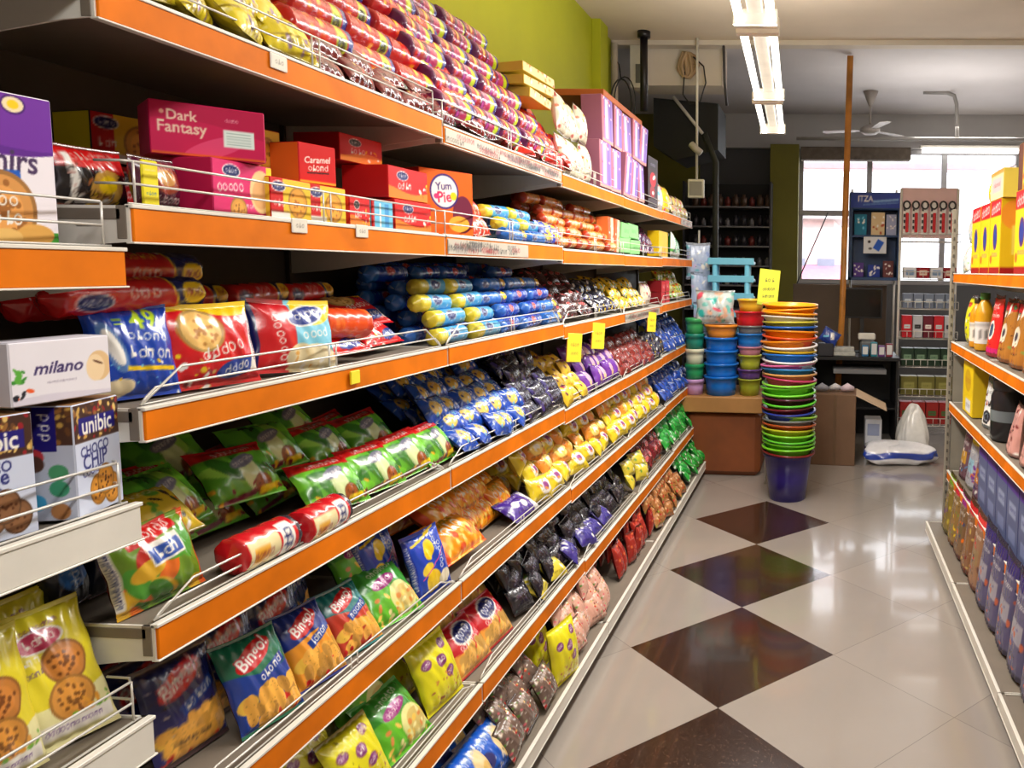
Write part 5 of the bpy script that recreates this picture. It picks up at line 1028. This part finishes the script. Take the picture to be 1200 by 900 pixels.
# blue tubs etc on the counter
def tubk(col, rt=.115, rb=.1, h=.13, name='storage_tub', handle=False): return rim_tub(rt, rb, h, col, .01, .018, name, 'tub')
bt = tubk((20, 110, 205), .125, .11, .148)
for i in range(4): bt.place((-.755, 5.95, .621 + i * .1), (0, 0, 0), f'{["bottom","second","third","top"][i]} blue tub in the stack on the wooden counter', 'blue tubs')
k = tubk((240, 150, 50), .125, .1, .12); k.place((-.755, 5.95, 1.045), (0, 0, 0), 'orange tub on top of the blue tubs')
for i, (c, nm, h, r) in enumerate([((150, 160, 40), 'olive', .13, .085), ((96, 60, 130), 'violet', .09, .09), ((170, 176, 50), 'olive yellow', .13, .085), ((200, 130, 150), 'pink', .08, .09), ((30, 120, 205), 'bright blue', .12, .1), ((120, 120, 120), 'grey', .08, .095), ((220, 26, 40), 'red', .12, .115)]):
    k = rim_tub(r, r * .85, h, c, .008, .014, 'bowl', 'bowl'); k.place((-.535, 5.95, .621 + sum([.115, .07, .115, .06, .1, .07, .1][:i])), (0, 0, 0), f'{nm} bowl in the mixed stack beside the blue tubs', 'bowls on the counter')
k = rim_tub(.1, .085, .1, (244, 190, 50), .008, .014, 'bowl', 'bowl'); k.place((-.53, 5.95, 1.262), (0, 0, 0), 'yellow bowl on top of the mixed stack')
for i, (c, nm) in enumerate([((190, 150, 200), 'lilac'), ((40, 150, 90), 'green'), ((220, 220, 190), 'cream'), ((30, 130, 110), 'teal'), ((60, 160, 90), 'green-lidded')]):
    k = rim_tub(.07, .065, .12, c, .006, .03, 'canister', 'canister'); k.place((-.96, 5.93, .621 + i * .117), (0, 0, 0), f'{nm} canister in the narrow stack left of the blue tubs', 'canisters on the counter')
FILM = mat('clear_film', (225, 232, 236), .15, 0, .05, 9, .3, alpha=.55)
a = Art(.2, .2, (200, 214, 214), 24); a.busy([(60, 190, 180), (230, 90, 110), (240, 190, 160), W_, (120, 200, 190)], 26, .05, .14, (0, 0, 1, 1), 3)
k = bag('toy_bag', .3, .26, .14, a, (200, 214, 214), 'bag of toys', seed=3); k.place((-.80, 5.9, 1.17), (rad(-10), 0, rad(6)), 'clear bag of coloured plastic pieces on the orange tub')
# light blue rack
PB = mat('pale_blue_plastic', (110, 186, 214), .35, 0, .04)
t = empty('plastic_rack', (-.72, 6.3, .622)); tag(t, 'pale blue plastic rack of stacked trays on the counter', 'rack')
for i in range(5):
    m = MB(); z0 = .44 + i * .14; m.box(-.185, .185, -.08, .08, z0, z0 + .03, bev=.008); m.box(-.185, .185, -.085, -.07, z0, z0 + .055, bev=.004); m.build('tray', PB, t)
for x in (-.13, .13):
    for y in (-.06, .06):
        m = MB(); m.tube([(x, y, 0), (x, y, 1.03)], .021, n=12); m.build('post', PB, t)
# dangling plastic packs at the gondola end
a = Art(.16, .3, (180, 196, 226), 20); a.busy([W_, (150, 170, 220), (206, 190, 230), (120, 190, 210)], 24, .06, .16, (0, 0, 1, 1), 3)
HP = bag('hanging_pack', .2, .3, .06, a, (190, 200, 226), 'hanging pack', seed=3)
for i, (y, z, x, lab) in enumerate([(6.33, 1.5, -1.0, 'topmost'), (6.34, 1.26, -.97, 'upper middle'), (6.33, 1.02, -.96, 'lower middle')]): HP.place((x, y, z), (0, 0, rad(20 + i * 14)), f'{lab} pale blue clear pack hanging at the gondola end', 'clear packs at the gondola end')
m = MB(); m.tube([(-1.0, 6.37, .0), (-1.0, 6.37, 1.9)], .008); tag(m.build('display_pole', WIRE), 'thin pole carrying the pale clear packs at the gondola end', 'pole')

# dark rack of small goods under the grey wall
DM = mat('dark_rack_metal', (60, 58, 60), .5, .2, .1)
t = empty('dark_shelf_rack', (-1.13, 9.75, 0)); tag(t, 'tall dark shelf rack of small cosmetics against the far wall', 'shelf rack')
m = MB(); m.box(-.56, .50, .16, .18, 0, 2.66); m.build('back_panel', mat('rack_back_black', (26, 25, 27), .7), t)
for x in (-.57, .5):
    m = MB(); m.box(x - .012, x + .012, -.16, .16, 0, 2.66); m.build('side_panel', DM, t)
RL = [.5, .8, 1.1, 1.4, 1.64, 1.88, 2.12, 2.36]
for z in RL:
    m = MB(); m.box(-.555, .485, -.16, .155, z - .02, z); m.build('shelf_board', mat('grey_rack_shelf', (120, 118, 120), .5), t)
cos = [((44, 40, 48), .035, .14, 'dark'), ((120, 118, 122), .03, .1, 'grey'), ((110, 36, 30), .04, .12, 'dark red'), ((52, 46, 92), .035, .13, 'indigo'), ((190, 186, 178), .026, .08, 'pale'), ((84, 60, 44), .045, .15, 'brown')]
ck = [Kind('cosmetic_bottle', 'bottle', (lambda m, c=c, r=r, h=h: (m.lathe([(.001, 0), (r, 0), (r, h * .75), (r * .5, h * .82), (r * .5, h), (.001, h)], c, 0, 10))), GLOSSY, (2 * r, 2 * r, h)) for c, r, h, n in cos]
for zi, z in enumerate(RL[3:]):
    seq = [(3, 4), (1, 4), (0, 2), (0, 1), (5, 2)][zi]
    for i in range(10):
        j = seq[(i // 3 + i) % 2]; ck[j].place((-1.62 + .055 + i * .1, 9.68, z), (0, 0, 0), f'{cos[j][3]} bottle on the {["lowest","second lowest","middle","second highest","highest"][zi]} visible board of the dark rack', f'bottles on board {zi + 1} of the dark rack', 1)
drop_unused(*ck)

# wooden pole, cords, fittings
m = MB(); m.tube([(.235, 7.4, 3.56), (.21, 7.4, 1.2), (.165, 7.4, 0)], .04, n=4); tag(m.build('wooden_pole', mat('varnished_pole', (186, 122, 50), .4, 0, .3, 6)), 'orange-brown square wooden pole from floor to ceiling', 'pole')
m = MB(); m.tube([(-1.09, 6.8, 3.55), (-1.09, 6.8, 2.36)], .011, n=8); o = m.build('socket_cord', WHITE); tag(o, 'white conduit hanging from the ceiling with a socket board at its end', 'hanging socket')
m = MB(); m.box(-1.165, -1.025, 6.78, 6.83, 2.2, 2.36, bev=.006); m.build('socket_board', mat('socket_cream', (222, 218, 200), .4), o)
m = MB(); m.box(-1.15, -1.04, 6.772, 6.781, 2.22, 2.34, bev=.002); m.build('socket_plate', mat('socket_grey', (150, 146, 136), .4), o)
m = MB(); m.tube([(-1.14, 6.79, 2.66), (-1.1, 6.78, 2.62), (-1.05, 6.78, 2.58)], .03, n=8); m.build('plug', mat('plug_white', (200, 196, 188), .4), o)
BLK = mat('black_pipe', (22, 18, 22), .4, 0, .1)
m = MB(); m.tube([(-1.51, 6.62, 3.5), (-1.51, 6.62, 2.9)], .032, n=14); m.lathe([(.001, 3.5), (.055, 3.5), (.055, 3.55), (.001, 3.55)], n=14, c=(-1.51, 6.62, 0)); tag(m.build('black_drop_pipe', BLK), 'short thick black pipe dropping from the ceiling by the green wall', 'pipe')
t = empty('meter_box', (-1.62, 6.93, 3.17)); tag(t, 'white open meter box beside the black pipe', 'meter box')
m = MB(); m.box(-.07, .07, -.06, .06, -.02, .36, bev=.004); m.build('box_body', WHITE, t); m = MB(); m.box(-.02, .06, -.066, -.06, .02, .18); m.build('meter_window', mat('meter_grey', (110, 112, 112), .3), t)
m = MB(); P = []
for i in range(46):
    u = i / 45 * 5 * 2 * PI; P.append((-1.19 + (.05 + .04 * math.sin(u * .4)) * math.cos(u) + rng.uniform(-.008, .008), 6.93 + .01 * math.sin(u * .7), 3.36 + .12 * math.sin(u) * (1 - .3 * (i % 3) / 3)))
m.tube(P, .016, n=6); o = m.build('cable_coil', mat('tan_cable', (176, 146, 110), .6)); tag(o, 'tangled tan cable coil hung on the cream bulkhead', 'cable')
m = MB(); m.tube([(-1.14, 6.9, 3.42), (-1.05, 6.9, 3.34), (-1.03, 6.9, 3.2), (-1.08, 6.9, 3.04), (-1.17, 6.9, 3.02), (-1.23, 6.9, 3.1), (-1.22, 6.92, 3.3)], .007, n=6); m.build('black_loop', BLK, o)
m = MB()
P = [(-1.7 + .09 * math.sin(i / 20 * 6.283), 6.6, 2.95 + .21 * math.cos(i / 20 * 6.283)) for i in range(21)]; m.tube(P, .007, n=6); m.tube([(x + .03, y + .01, z + .02) for x, y, z in P], .006, n=6); m.tube([(-1.7, 6.6, 3.16), (-1.74, 6.7, 3.3), (-1.78, 6.8, 3.35)], .006, n=6)
tag(m.build('cable_loop', BLK), 'black cable loop hanging in front of the olive wall', 'cable')
m = MB(); m.tube([(-.87, 6.85, 3.5), (-.86, 6.85, 3.2), (-.85, 6.95, 3.02)], .012, n=8); tag(m.build('ceiling_rod', mat('dark_rod', (70, 66, 66), .5)), 'dark thin rod hanging below the ceiling left of the tube lights', 'rod')
m = MB(); m.add([(-1.62, 7.5, 3.2), (-1.0, 7.5, 3.15), (-1.0, 7.5, 2.72), (-1.4, 7.5, 2.62), (-1.62, 7.5, 2.75), (-1.62, 8.1, 3.2), (-1.0, 8.1, 3.15), (-1.0, 8.1, 2.72), (-1.4, 8.1, 2.62), (-1.62, 8.1, 2.75)],
              [[4, 3, 2, 1, 0], [5, 6, 7, 8, 9], [0, 1, 6, 5], [1, 2, 7, 6], [2, 3, 8, 7], [3, 4, 9, 8], [4, 0, 5, 9]])
o = m.build('air_cooler_hood', mat('hood_black', (12, 13, 12), .6)); tag(o, 'black sheet hood hanging under the cream bulkhead', 'hood')
m = MB(); m.tube([(-1.42, 7.45, 3.2), (-1.14, 7.45, 2.86)], .016, n=8); m.build('edge_strip', WHITE, o)
m = MB(); m.tube([(-1.12, 7.44, 2.86), (-1.02, 7.5, 2.6), (-1.02, 7.5, 0)], .03, n=8); tag(m.build('drain_hose', mat('hose_dark', (46, 48, 40), .6)), 'dark hose running down from the black hood', 'hose')
for (y0, y1, x) in ((0, 1, -1.80),):
    m = MB(); m.tube([(x, 6.78, 0), (x, 6.78, 3.5)], .028, n=12); tag(m.build('wall_pipe', CREAM), 'cream pipe running down the far edge of the green wall', 'pipe')
# conduit in the right
m = MB(); m.tube([(1.49, 8.9, 3.08), (1.47, 8.9, 3.45), (1.44, 8.9, 3.54), (1.36, 8.9, 3.57), (1.1, 8.9, 3.575)], .022, n=10); tag(m.build('conduit_pipe', mat('grey_conduit', (150, 146, 142), .4)), 'grey conduit bending down from the ceiling in front of the window', 'pipe')
m = MB(); m.tube([(-.3, 8.88, 3.06), (3.15, 8.88, 3.07)], .02, n=8); m.build('cross_rail', MATS['grey_conduit'], bpy.data.objects['conduit_pipe'])
m = MB(); m.box(-.28, 1.1, 9.95, 10.12, 2.98, 3.14, bev=.01); tag(m.build('rolled_shutter', mat('shutter_brown', (96, 84, 72), .7, 0, .3, 14)), 'rolled brown shutter blind along the top of the window', 'shutter')
# ceiling fan
FAN = mat('fan_enamel', (150, 142, 136), .4, 0, .05)
t = empty('ceiling_fan', (.52, 8.9, 3.16)); tag(t, 'pale three-bladed ceiling fan before the shop window', 'ceiling fan')
m = MB(); m.tube([(0, 0, .03), (0, 0, .3)], .013, n=10); m.build('rod', FAN, t)
m = MB(); m.lathe([(.02, .26), (.055, .34), (.085, .42), (.001, .42)], n=20); m.build('canopy', FAN, t)
m = MB(); m.lathe([(.001, -.05), (.07, -.045), (.11, -.02), (.115, .01), (.08, .045), (.03, .06), (.001, .06)], n=28); m.build('motor', FAN, t)
for k3 in range(3):
    a3 = rad(165 + 120 * k3); m = MB(); c, s3 = math.cos(a3), math.sin(a3)
    pts = [(.1, -.02), (.2, -.05), (.52, -.065), (.55, 0), (.52, .065), (.2, .05), (.1, .02)]
    V = [(x * c - y * s3, x * s3 + y * c, .002 + y * .06) for x, y in pts] + [(x * c - y * s3, x * s3 + y * c, -.004 + y * .06) for x, y in pts]
    n = 7; m.add(V, [list(range(n)), list(range(n, 2 * n))[::-1]] + [[(i + 1) % n, i, n + i, n + (i + 1) % n] for i in range(n)]); m.build('blade', FAN, t)

# brown low cupboard wall, desk, monitor
m = MB(); m.box(-.3, .72, 8.5, 8.56, 0, 1.44, bev=.004); tag(m.build('brown_partition', mat('brown_laminate', (92, 74, 58), .6, 0, .15, 3)), 'dull brown partition board below the shop window', 'partition')
BD = mat('black_laminate', (22, 21, 23), .45, 0, .1)
t = empty('desk', (.33, 7.3, 0)); tag(t, 'black computer desk with an open lower shelf', 'desk')
m = MB(); m.box(-.4, .4, -.28, .3, .78, .81); m.build('desk_top', BD, t)
for x in (-.39, .37):
    m = MB(); m.box(x, x + .02, -.27, .29, 0, .78); m.build('side_panel', BD, t)
m = MB(); m.box(-.2, .28, -.3, .1, .66, .7); m.build('keyboard_tray', mat('tray_grey', (120, 120, 122), .4), t)
m = MB(); m.box(-.37, .37, -.2, .29, .32, .34); m.build('lower_shelf', BD, t); m = MB(); m.box(-.37, .37, .27, .29, .0, .78); m.build('back_board', BD, t)
t = empty('monitor', (.4, 7.42, .811)); tag(t, 'black flat monitor standing on the desk', 'monitor')
m = MB(); m.box(-.19, .19, -.015, .02, .33, .62, bev=.004); m.build('casing', BD, t); m = MB(); m.box(-.175, .175, -.018, -.0152, .345, .605); m.build('screen', mat('dark_screen', (10, 10, 12), .1), t)
m = MB(); m.box(-.02, .02, .0, .03, .0, .4); m.box(-.1, .1, -.06, .08, 0, .015); m.build('stand', BD, t)
m = MB(); m.box(.05, .33, 7.08, 7.24, .812, .85, bev=.006); m.box(.06, .32, 7.09, 7.23, .85, .89, bev=.006); tag(m.build('paper_stack', mat('paper_grey', (176, 176, 170), .6, 0, .2, 30)), 'stack of grey papers at the front of the desk', 'papers')
for i, (x, h, c, nm) in enumerate([(.42, .1, (40, 110, 160), 'blue'), (.5, .13, (30, 130, 150), 'teal'), (.57, .1, (110, 60, 130), 'violet'), (.64, .12, (130, 30, 50), 'crimson')]):
    m = MB(); m.box(x - .03, x + .03, 7.1, 7.16, .811, .811 + h, c, bev=.004); m.box(x - .024, x + .024, 7.097, 7.1, .83, .80 + h, (220, 220, 220), bev=.001); tag(m.build('small_box', MATTE), f'small {nm} box in the row at the desk front', 'box', 'small boxes on the desk')
t = empty('bill_printer', (.45, 7.28, .811)); tag(t, 'white bill printer with a paper slip on the desk', 'printer')
m = MB(); m.box(-.07, .07, -.08, .06, .0, .13, bev=.015); m.build('printer_body', mat('printer_grey', (110, 112, 112), .4), t); m = MB(); m.box(-.09, .07, -.05, .04, .14, .2, bev=.01); m.build('lid', WHITE, t)
# blue packet leaning
k = bag('wipes_packet', .17, .14, .05, Art(.17, .14, (30, 60, 150), 24).bar(.6, .6, .2, .4, W_, 30).bar(.3, .4, .3, .1, CY, 30), (30, 60, 150), 'packet', seed=3); k.place((.06, 7.05, .93), (rad(-10), rad(30), 0), 'blue and white packet tilted beside the orange basins')
m = MB(); m.box(-.02, .13, 7.02, 7.16, .811, .93, (40, 40, 46), bev=.01); tag(m.build('card_box', MATTE), 'small dark box carrying the tilted blue packet', 'box')
# cartons and sack on the floor
t = empty('cardboard_carton', (.145, 6.45, 0), rad(-3)); tag(t, 'large brown cardboard carton standing open on the floor', 'carton')
CBD = mat('cardboard', (110, 82, 60), .8, 0, .12, 5); CBL = mat('cardboard_inside', (196, 170, 140), .8, 0, .08, 5)
m = MB(); m.box(-.19, .17, -.19, .19, 0, .585, bev=.004); m.build('carton_body', CBD, t)
m = MB(); m.add([(.17, -.19, .585), (.17, .19, .585), (.42, .16, .47), (.42, -.2, .47), (.17, -.19, .578), (.17, .19, .578), (.42, .16, .463), (.42, -.2, .463)], [[3, 2, 1, 0], [4, 5, 6, 7], [0, 1, 5, 4], [1, 2, 6, 5], [2, 3, 7, 6], [3, 0, 4, 7]]); m.build('open_flap', CBL, t)
m = MB(); m.box(-.012, .012, -.1925, -.1905, .0, .585, (150, 128, 100), bev=.0006); m.build('packing_tape', mat('tape_brown', (100, 76, 54), .3), t)
for i, (x, y, c, nm, r) in enumerate([(.24, 6.40, (210, 190, 200), 'pale pink', .035), (.14, 6.42, (190, 188, 190), 'grey', .03), (.03, 6.38, (140, 140, 150), 'dull grey', .035)]):
    m = MB(); m.tube([(x - .05, y, .61), (x, y - .01, .63), (x + .05, y, .615)], [r * .6, r, r * .5], c, n=10); tag(m.build('wrapped_parcel', MATTE), f'{nm} wrapped item lying on top of the brown carton', 'parcel', 'wrapped items on the carton')
m = MB(); m.box(.40, .54, 6.52, 6.7, 0, .34, (214, 216, 222), bev=.006); m.box(.42, .52, 6.517, 6.5195, .2, .3, (150, 160, 190), bev=.001); tag(m.build('paper_box', MATTE), 'upright white box between the carton and the sack', 'box')
def sack(m, W, D, H, seed, cols):
    nu, nv = 48, 24; u = np.linspace(0, 2 * PI, nu + 1)[:-1]; P = np.zeros((nv, nu, 3)); C = np.zeros((nv, nu, 3)); q = random.Random(seed); ph = [q.uniform(0, 6) for _ in range(4)]
    for i in range(nv):
        t = i / (nv - 1) * PI; rr = math.sin(t) ** .45; zz = (1 - math.cos(t)) / 2; rr *= (1 - .62 * zz) if H > .3 else 1
        for j, a in enumerate(u):
            ca, sa = math.cos(a), math.sin(a); k = 1 + .12 * math.sin(3 * a + ph[0] + 3 * zz) + .05 * math.sin(11 * a + 9 * zz) + .04 * math.sin(7 * a + ph[1] - 5 * zz)
            P[i, j] = (W / 2 * rr * k * np.sign(ca) * abs(ca) ** .6, D / 2 * rr * k * np.sign(sa) * abs(sa) ** .6, H * zz * (1 + .1 * math.sin(2 * a + ph[2])) + .01 * math.sin(5 * a + ph[3]) * math.sin(t)); C[i, j] = cols(zz, a)
    P[..., 2] = np.maximum(P[..., 2], 0); m.grid(P, C, 0, True, True)
m = MB(); sack(m, .56, .34, .17, 3, lambda z, a: (40, 66, 160) if .35 < z < .72 else (226, 226, 230)); o = m.build('plastic_sack', FOIL, xf=Matrix.Translation((.68, 6.42, 0))); tag(o, 'white and blue plastic sack lying on the floor', 'sack')
m = MB(); sack(m, .36, .26, .4, 6, lambda z, a: (228, 226, 222)); o = m.build('plastic_sack', FOIL, xf=Matrix.Translation((.84, 6.78, 0))); tag(o, 'crumpled white sack standing behind the blue and white one', 'sack')

# blue display cabinet and peg-board goods by the window
CBM = mat('cabinet_blue', (34, 66, 110), .4, 0, .08)
t = empty('display_cabinet', (.52, 7.75, 1.50)); tag(t, 'dark blue display cabinet hung in front of the window', 'display cabinet')
m = MB(); m.box(-.25, .25, .10, .12, 0, .85); m.box(-.25, -.22, -.1, .1, 0, .85); m.box(.22, .25, -.1, .1, 0, .85); m.box(-.25, .25, -.1, .1, 0, .03); m.box(-.25, .25, -.1, .1, .68, .85); m.box(-.22, .22, -.08, .1, .42, .44); m.build('cabinet_body', CBM, t)
a = Art(.5, .13, (30, 60, 150), 60); a.text('ITZA', .3, .62, .3, W_).bar(.7, .5, .5, .04, (120, 160, 210), 4).bar(.6, .3, .7, .02, (90, 130, 190), 3)
C = a.get(); P = np.zeros(C.shape); P[..., 0] = np.linspace(-.24, .24, C.shape[1])[None]; P[..., 1] = -.1015; P[..., 2] = np.linspace(.7, .84, C.shape[0])[:, None]; m = MB(); m.grid(P, C, 0, False); q = P.copy(); q[..., 1] += .001; m.grid(q[:, ::-1], (30, 60, 150)); m.build('header_panel', MATTE, t)
for i, (x, z, c, c2, nm, wv, hv) in enumerate([(-.14, .441, (30, 120, 150), CY, 'teal', .12, .2), (.03, .441, (220, 196, 150), (190, 90, 60), 'cream', .13, .22), (.16, .441, (170, 180, 210), W_, 'silver', .1, .2), (-.15, .031, (90, 60, 140), W_, 'violet', .1, .14), (.0, .031, (40, 60, 150), W_, 'blue', .12, .12), (.14, .031, (110, 60, 60), W_, 'maroon', .1, .16)]):
    k = carton('blade_pack', wv, hv, .04, Art(wv, hv, c, 14).busy([c2, W_], 8, .08, .16, (.1, .1, .9, .9), i), c, c, c, cat='pack'); k.place((.52 + x, 7.72, 1.50 + z), (0, 0, 0), f'{nm} pack inside the dark blue display cabinet', 'packs in the blue cabinet')
k = carton('shaver_card', .22, .16, .01, Art(.22, .16, (220, 224, 230), 24).bar(.65, .5, .3, .45, (40, 90, 190), -30).ell(.25, .7, .06, .06, K_).ell(.3, .3, .08, .05, (90, 90, 90)), W_, W_, W_, cat='card'); k.place((.52, 7.63, 1.76), (0, 0, 0), 'white card with a blue shape on the front of the blue cabinet')
for (x, y, lab) in [(.3, 7.9, 'thin steel post behind the left side of the blue cabinet'), (.74, 7.9, 'thin steel post behind the right side of the blue cabinet')]:
    m = MB(); m.tube([(x, y, 0), (x, y, 2.4)], .012, n=8); tag(m.build('steel_post', WIRE), lab, 'post')
# brush and knife stand
t = empty('wire_display_stand', (.99, 7.3, 0)); tag(t, 'tall wire display stand packed with household goods behind the right gondola', 'display stand')
for x in (-.26, .26):
    m = MB(); m.tube([(x, 0, 0), (x, 0, 2.35)], .012, n=8); m.build('upright', WHITE, t)
for z in (.18, .45, .72, .98, 1.25, 1.52, 1.86):
    m = MB()
    for y in (-.2, -.1, 0): m.tube([(-.26, y, z), (.26, y, z)], .004, n=5)
    for i in range(9): m.tube([(-.26 + i * .065, -.2, z), (-.26 + i * .065, 0, z), ], .003, n=5); m.tube([(-.26 + i * .065, -.2, z), (-.26 + i * .065, -.2, z + .07)], .003, n=5)
    m.tube([(-.26, -.2, z + .07), (.26, -.2, z + .07)], .004, n=5); m.build('wire_basket', WIRE, t)
m = MB(); m.box(-.26, .26, .012, .02, 1.9, 2.36, (226, 190, 190)); m.build('header_board', MATTE, t)
def brush(m):
    m.box(-.03, .03, -.012, .0, 0, .3, (236, 232, 228), bev=.002); m.box(-.008, .02, -.03, -.012, .02, .2, (206, 30, 40), bev=.006)
    for i in range(4): m.box(-.026, -.01, -.02, -.012, .05 + i * .055, .08 + i * .055, (50, 46, 50), bev=.003)
    P = [(.0 + .03 * math.cos(j / 12 * 6.283), -.02, .27 + .035 * math.sin(j / 12 * 6.283)) for j in range(13)]; m.tube(P, .008, (50, 46, 48), n=6)
k = Kind('carded_brush', 'brush', brush, MATTE, (.06, .03, .3))
for i in range(6): k.place((.78 + .083 * i, 7.3, 1.93), (0, 0, 0), f'{ORD[i]} red and white carded brush from the left on the wire stand', 'carded brushes on the wire stand', 1)
rows = [(1.53, .1, [((226, 226, 232), (120, 150, 190), 'pale blue'), ((150, 30, 40), (236, 220, 200), 'dark red')], 4), (1.26, .13, [((120, 130, 150), (200, 210, 220), 'grey-blue')], 5), (.99, .2, [((190, 190, 196), K_, 'grey'), ((110, 36, 50), W_, 'maroon'), ((196, 40, 50), (200, 226, 230), 'red and white')], 5),
        (.73, .16, [((40, 60, 44), (120, 150, 120), 'dark green')], 4), (.46, .17, [((110, 104, 50), (150, 146, 80), 'olive')], 3), (.19, .2, [((150, 40, 36), (60, 110, 60), 'red and green')], 4)]
for ri, (z, h, cc, n) in enumerate(rows):
    wv = .48 / n - .008; ks = [carton('household_box', wv, h, .12, Art(wv, h, c, 14).bar(.5, .5, .6, .4, c2).squig(.5, .5, .5, .12, c, 0, 3), c, c, c) for c, c2, nm in cc]
    for i in range(n):
        j = (i + ri) % len(ks); ks[j].place((.75 + .48 / n * (i + .5), 7.2, z), (0, 0, 0), f'{cc[j][2]} box on the {["top","second","third","fourth","fifth","lowest"][ri]} basket of the wire stand', f'boxes on basket {ri + 1} of the wire stand', 1)
    drop_unused(*ks)
# price tags clipped on the rails
a = Art(.06, .08, (236, 226, 60), 20); a.squig(.5, .6, .6, .16, (190, 120, 50), 0, 2).squig(.5, .3, .5, .12, (160, 140, 60), 0, 3); sd = (200, 60, 50)
k = carton('price_tag', .1, .12, .006, a, sd, sd, (230, 210, 60), cat='price tag')
for (y, z, lab) in [(3.17, 1.19, 'yellow price tag hanging under the third shelf above the yellow packets'), (3.52, 1.21, 'yellow price tag hanging under the third shelf above the purple pouches'), (4.66, 1.2, 'yellow price tag hanging under the third shelf near the far end')]: put(k, -1.022, y, z, lab, 72, 0, 6)
k = carton('price_tag', .035, .03, .004, Art(.03, .03, (236, 226, 60), 10), Y_, Y_, Y_, cat='price tag'); put(k, -1.026, 1.66, 1.318, 'small yellow price tag on the third rail in the first full bay', 90)

a = Art(.05, .03, (226, 220, 206), 14).squig(.5, .5, .6, .2, (120, 110, 100), 0, 2)
k = carton('rail_price_slip', .045, .028, .002, a, W_, W_, W_, cat='price slip')
for y, z, lab in [(1.46, 1.945, 'small white price slip on the top rail, nearest the camera'), (1.50, 1.642, 'small white price slip on the second rail below the yellow boxes'), (1.71, 1.642, 'small white price slip on the second rail below the pale blue box')]: put(k, -1.0285, y, z, lab, 90)

m = MB(); m.box(-.4, 3.3, 11.3, 11.6, 3.04, 3.14); tag(m.build('awning_valance', mat('pale_pink_cloth', (226, 190, 196), .8)), 'pale pink awning edge seen outside along the top of the window', 'awning')
m = MB(); m.box(-.34, -.3, 11.3, 11.34, -.06, 3.1); m.build('post', ALU, bpy.data.objects['awning_valance'])
m = MB(); m.tube([(.07, 9.0, 2.25), (-.28, 9.0, 1.42), (-.31, 9.0, 0)], .008, n=6); tag(m.build('power_cable', BLK), 'thin black cable slanting across the left window pane', 'cable')
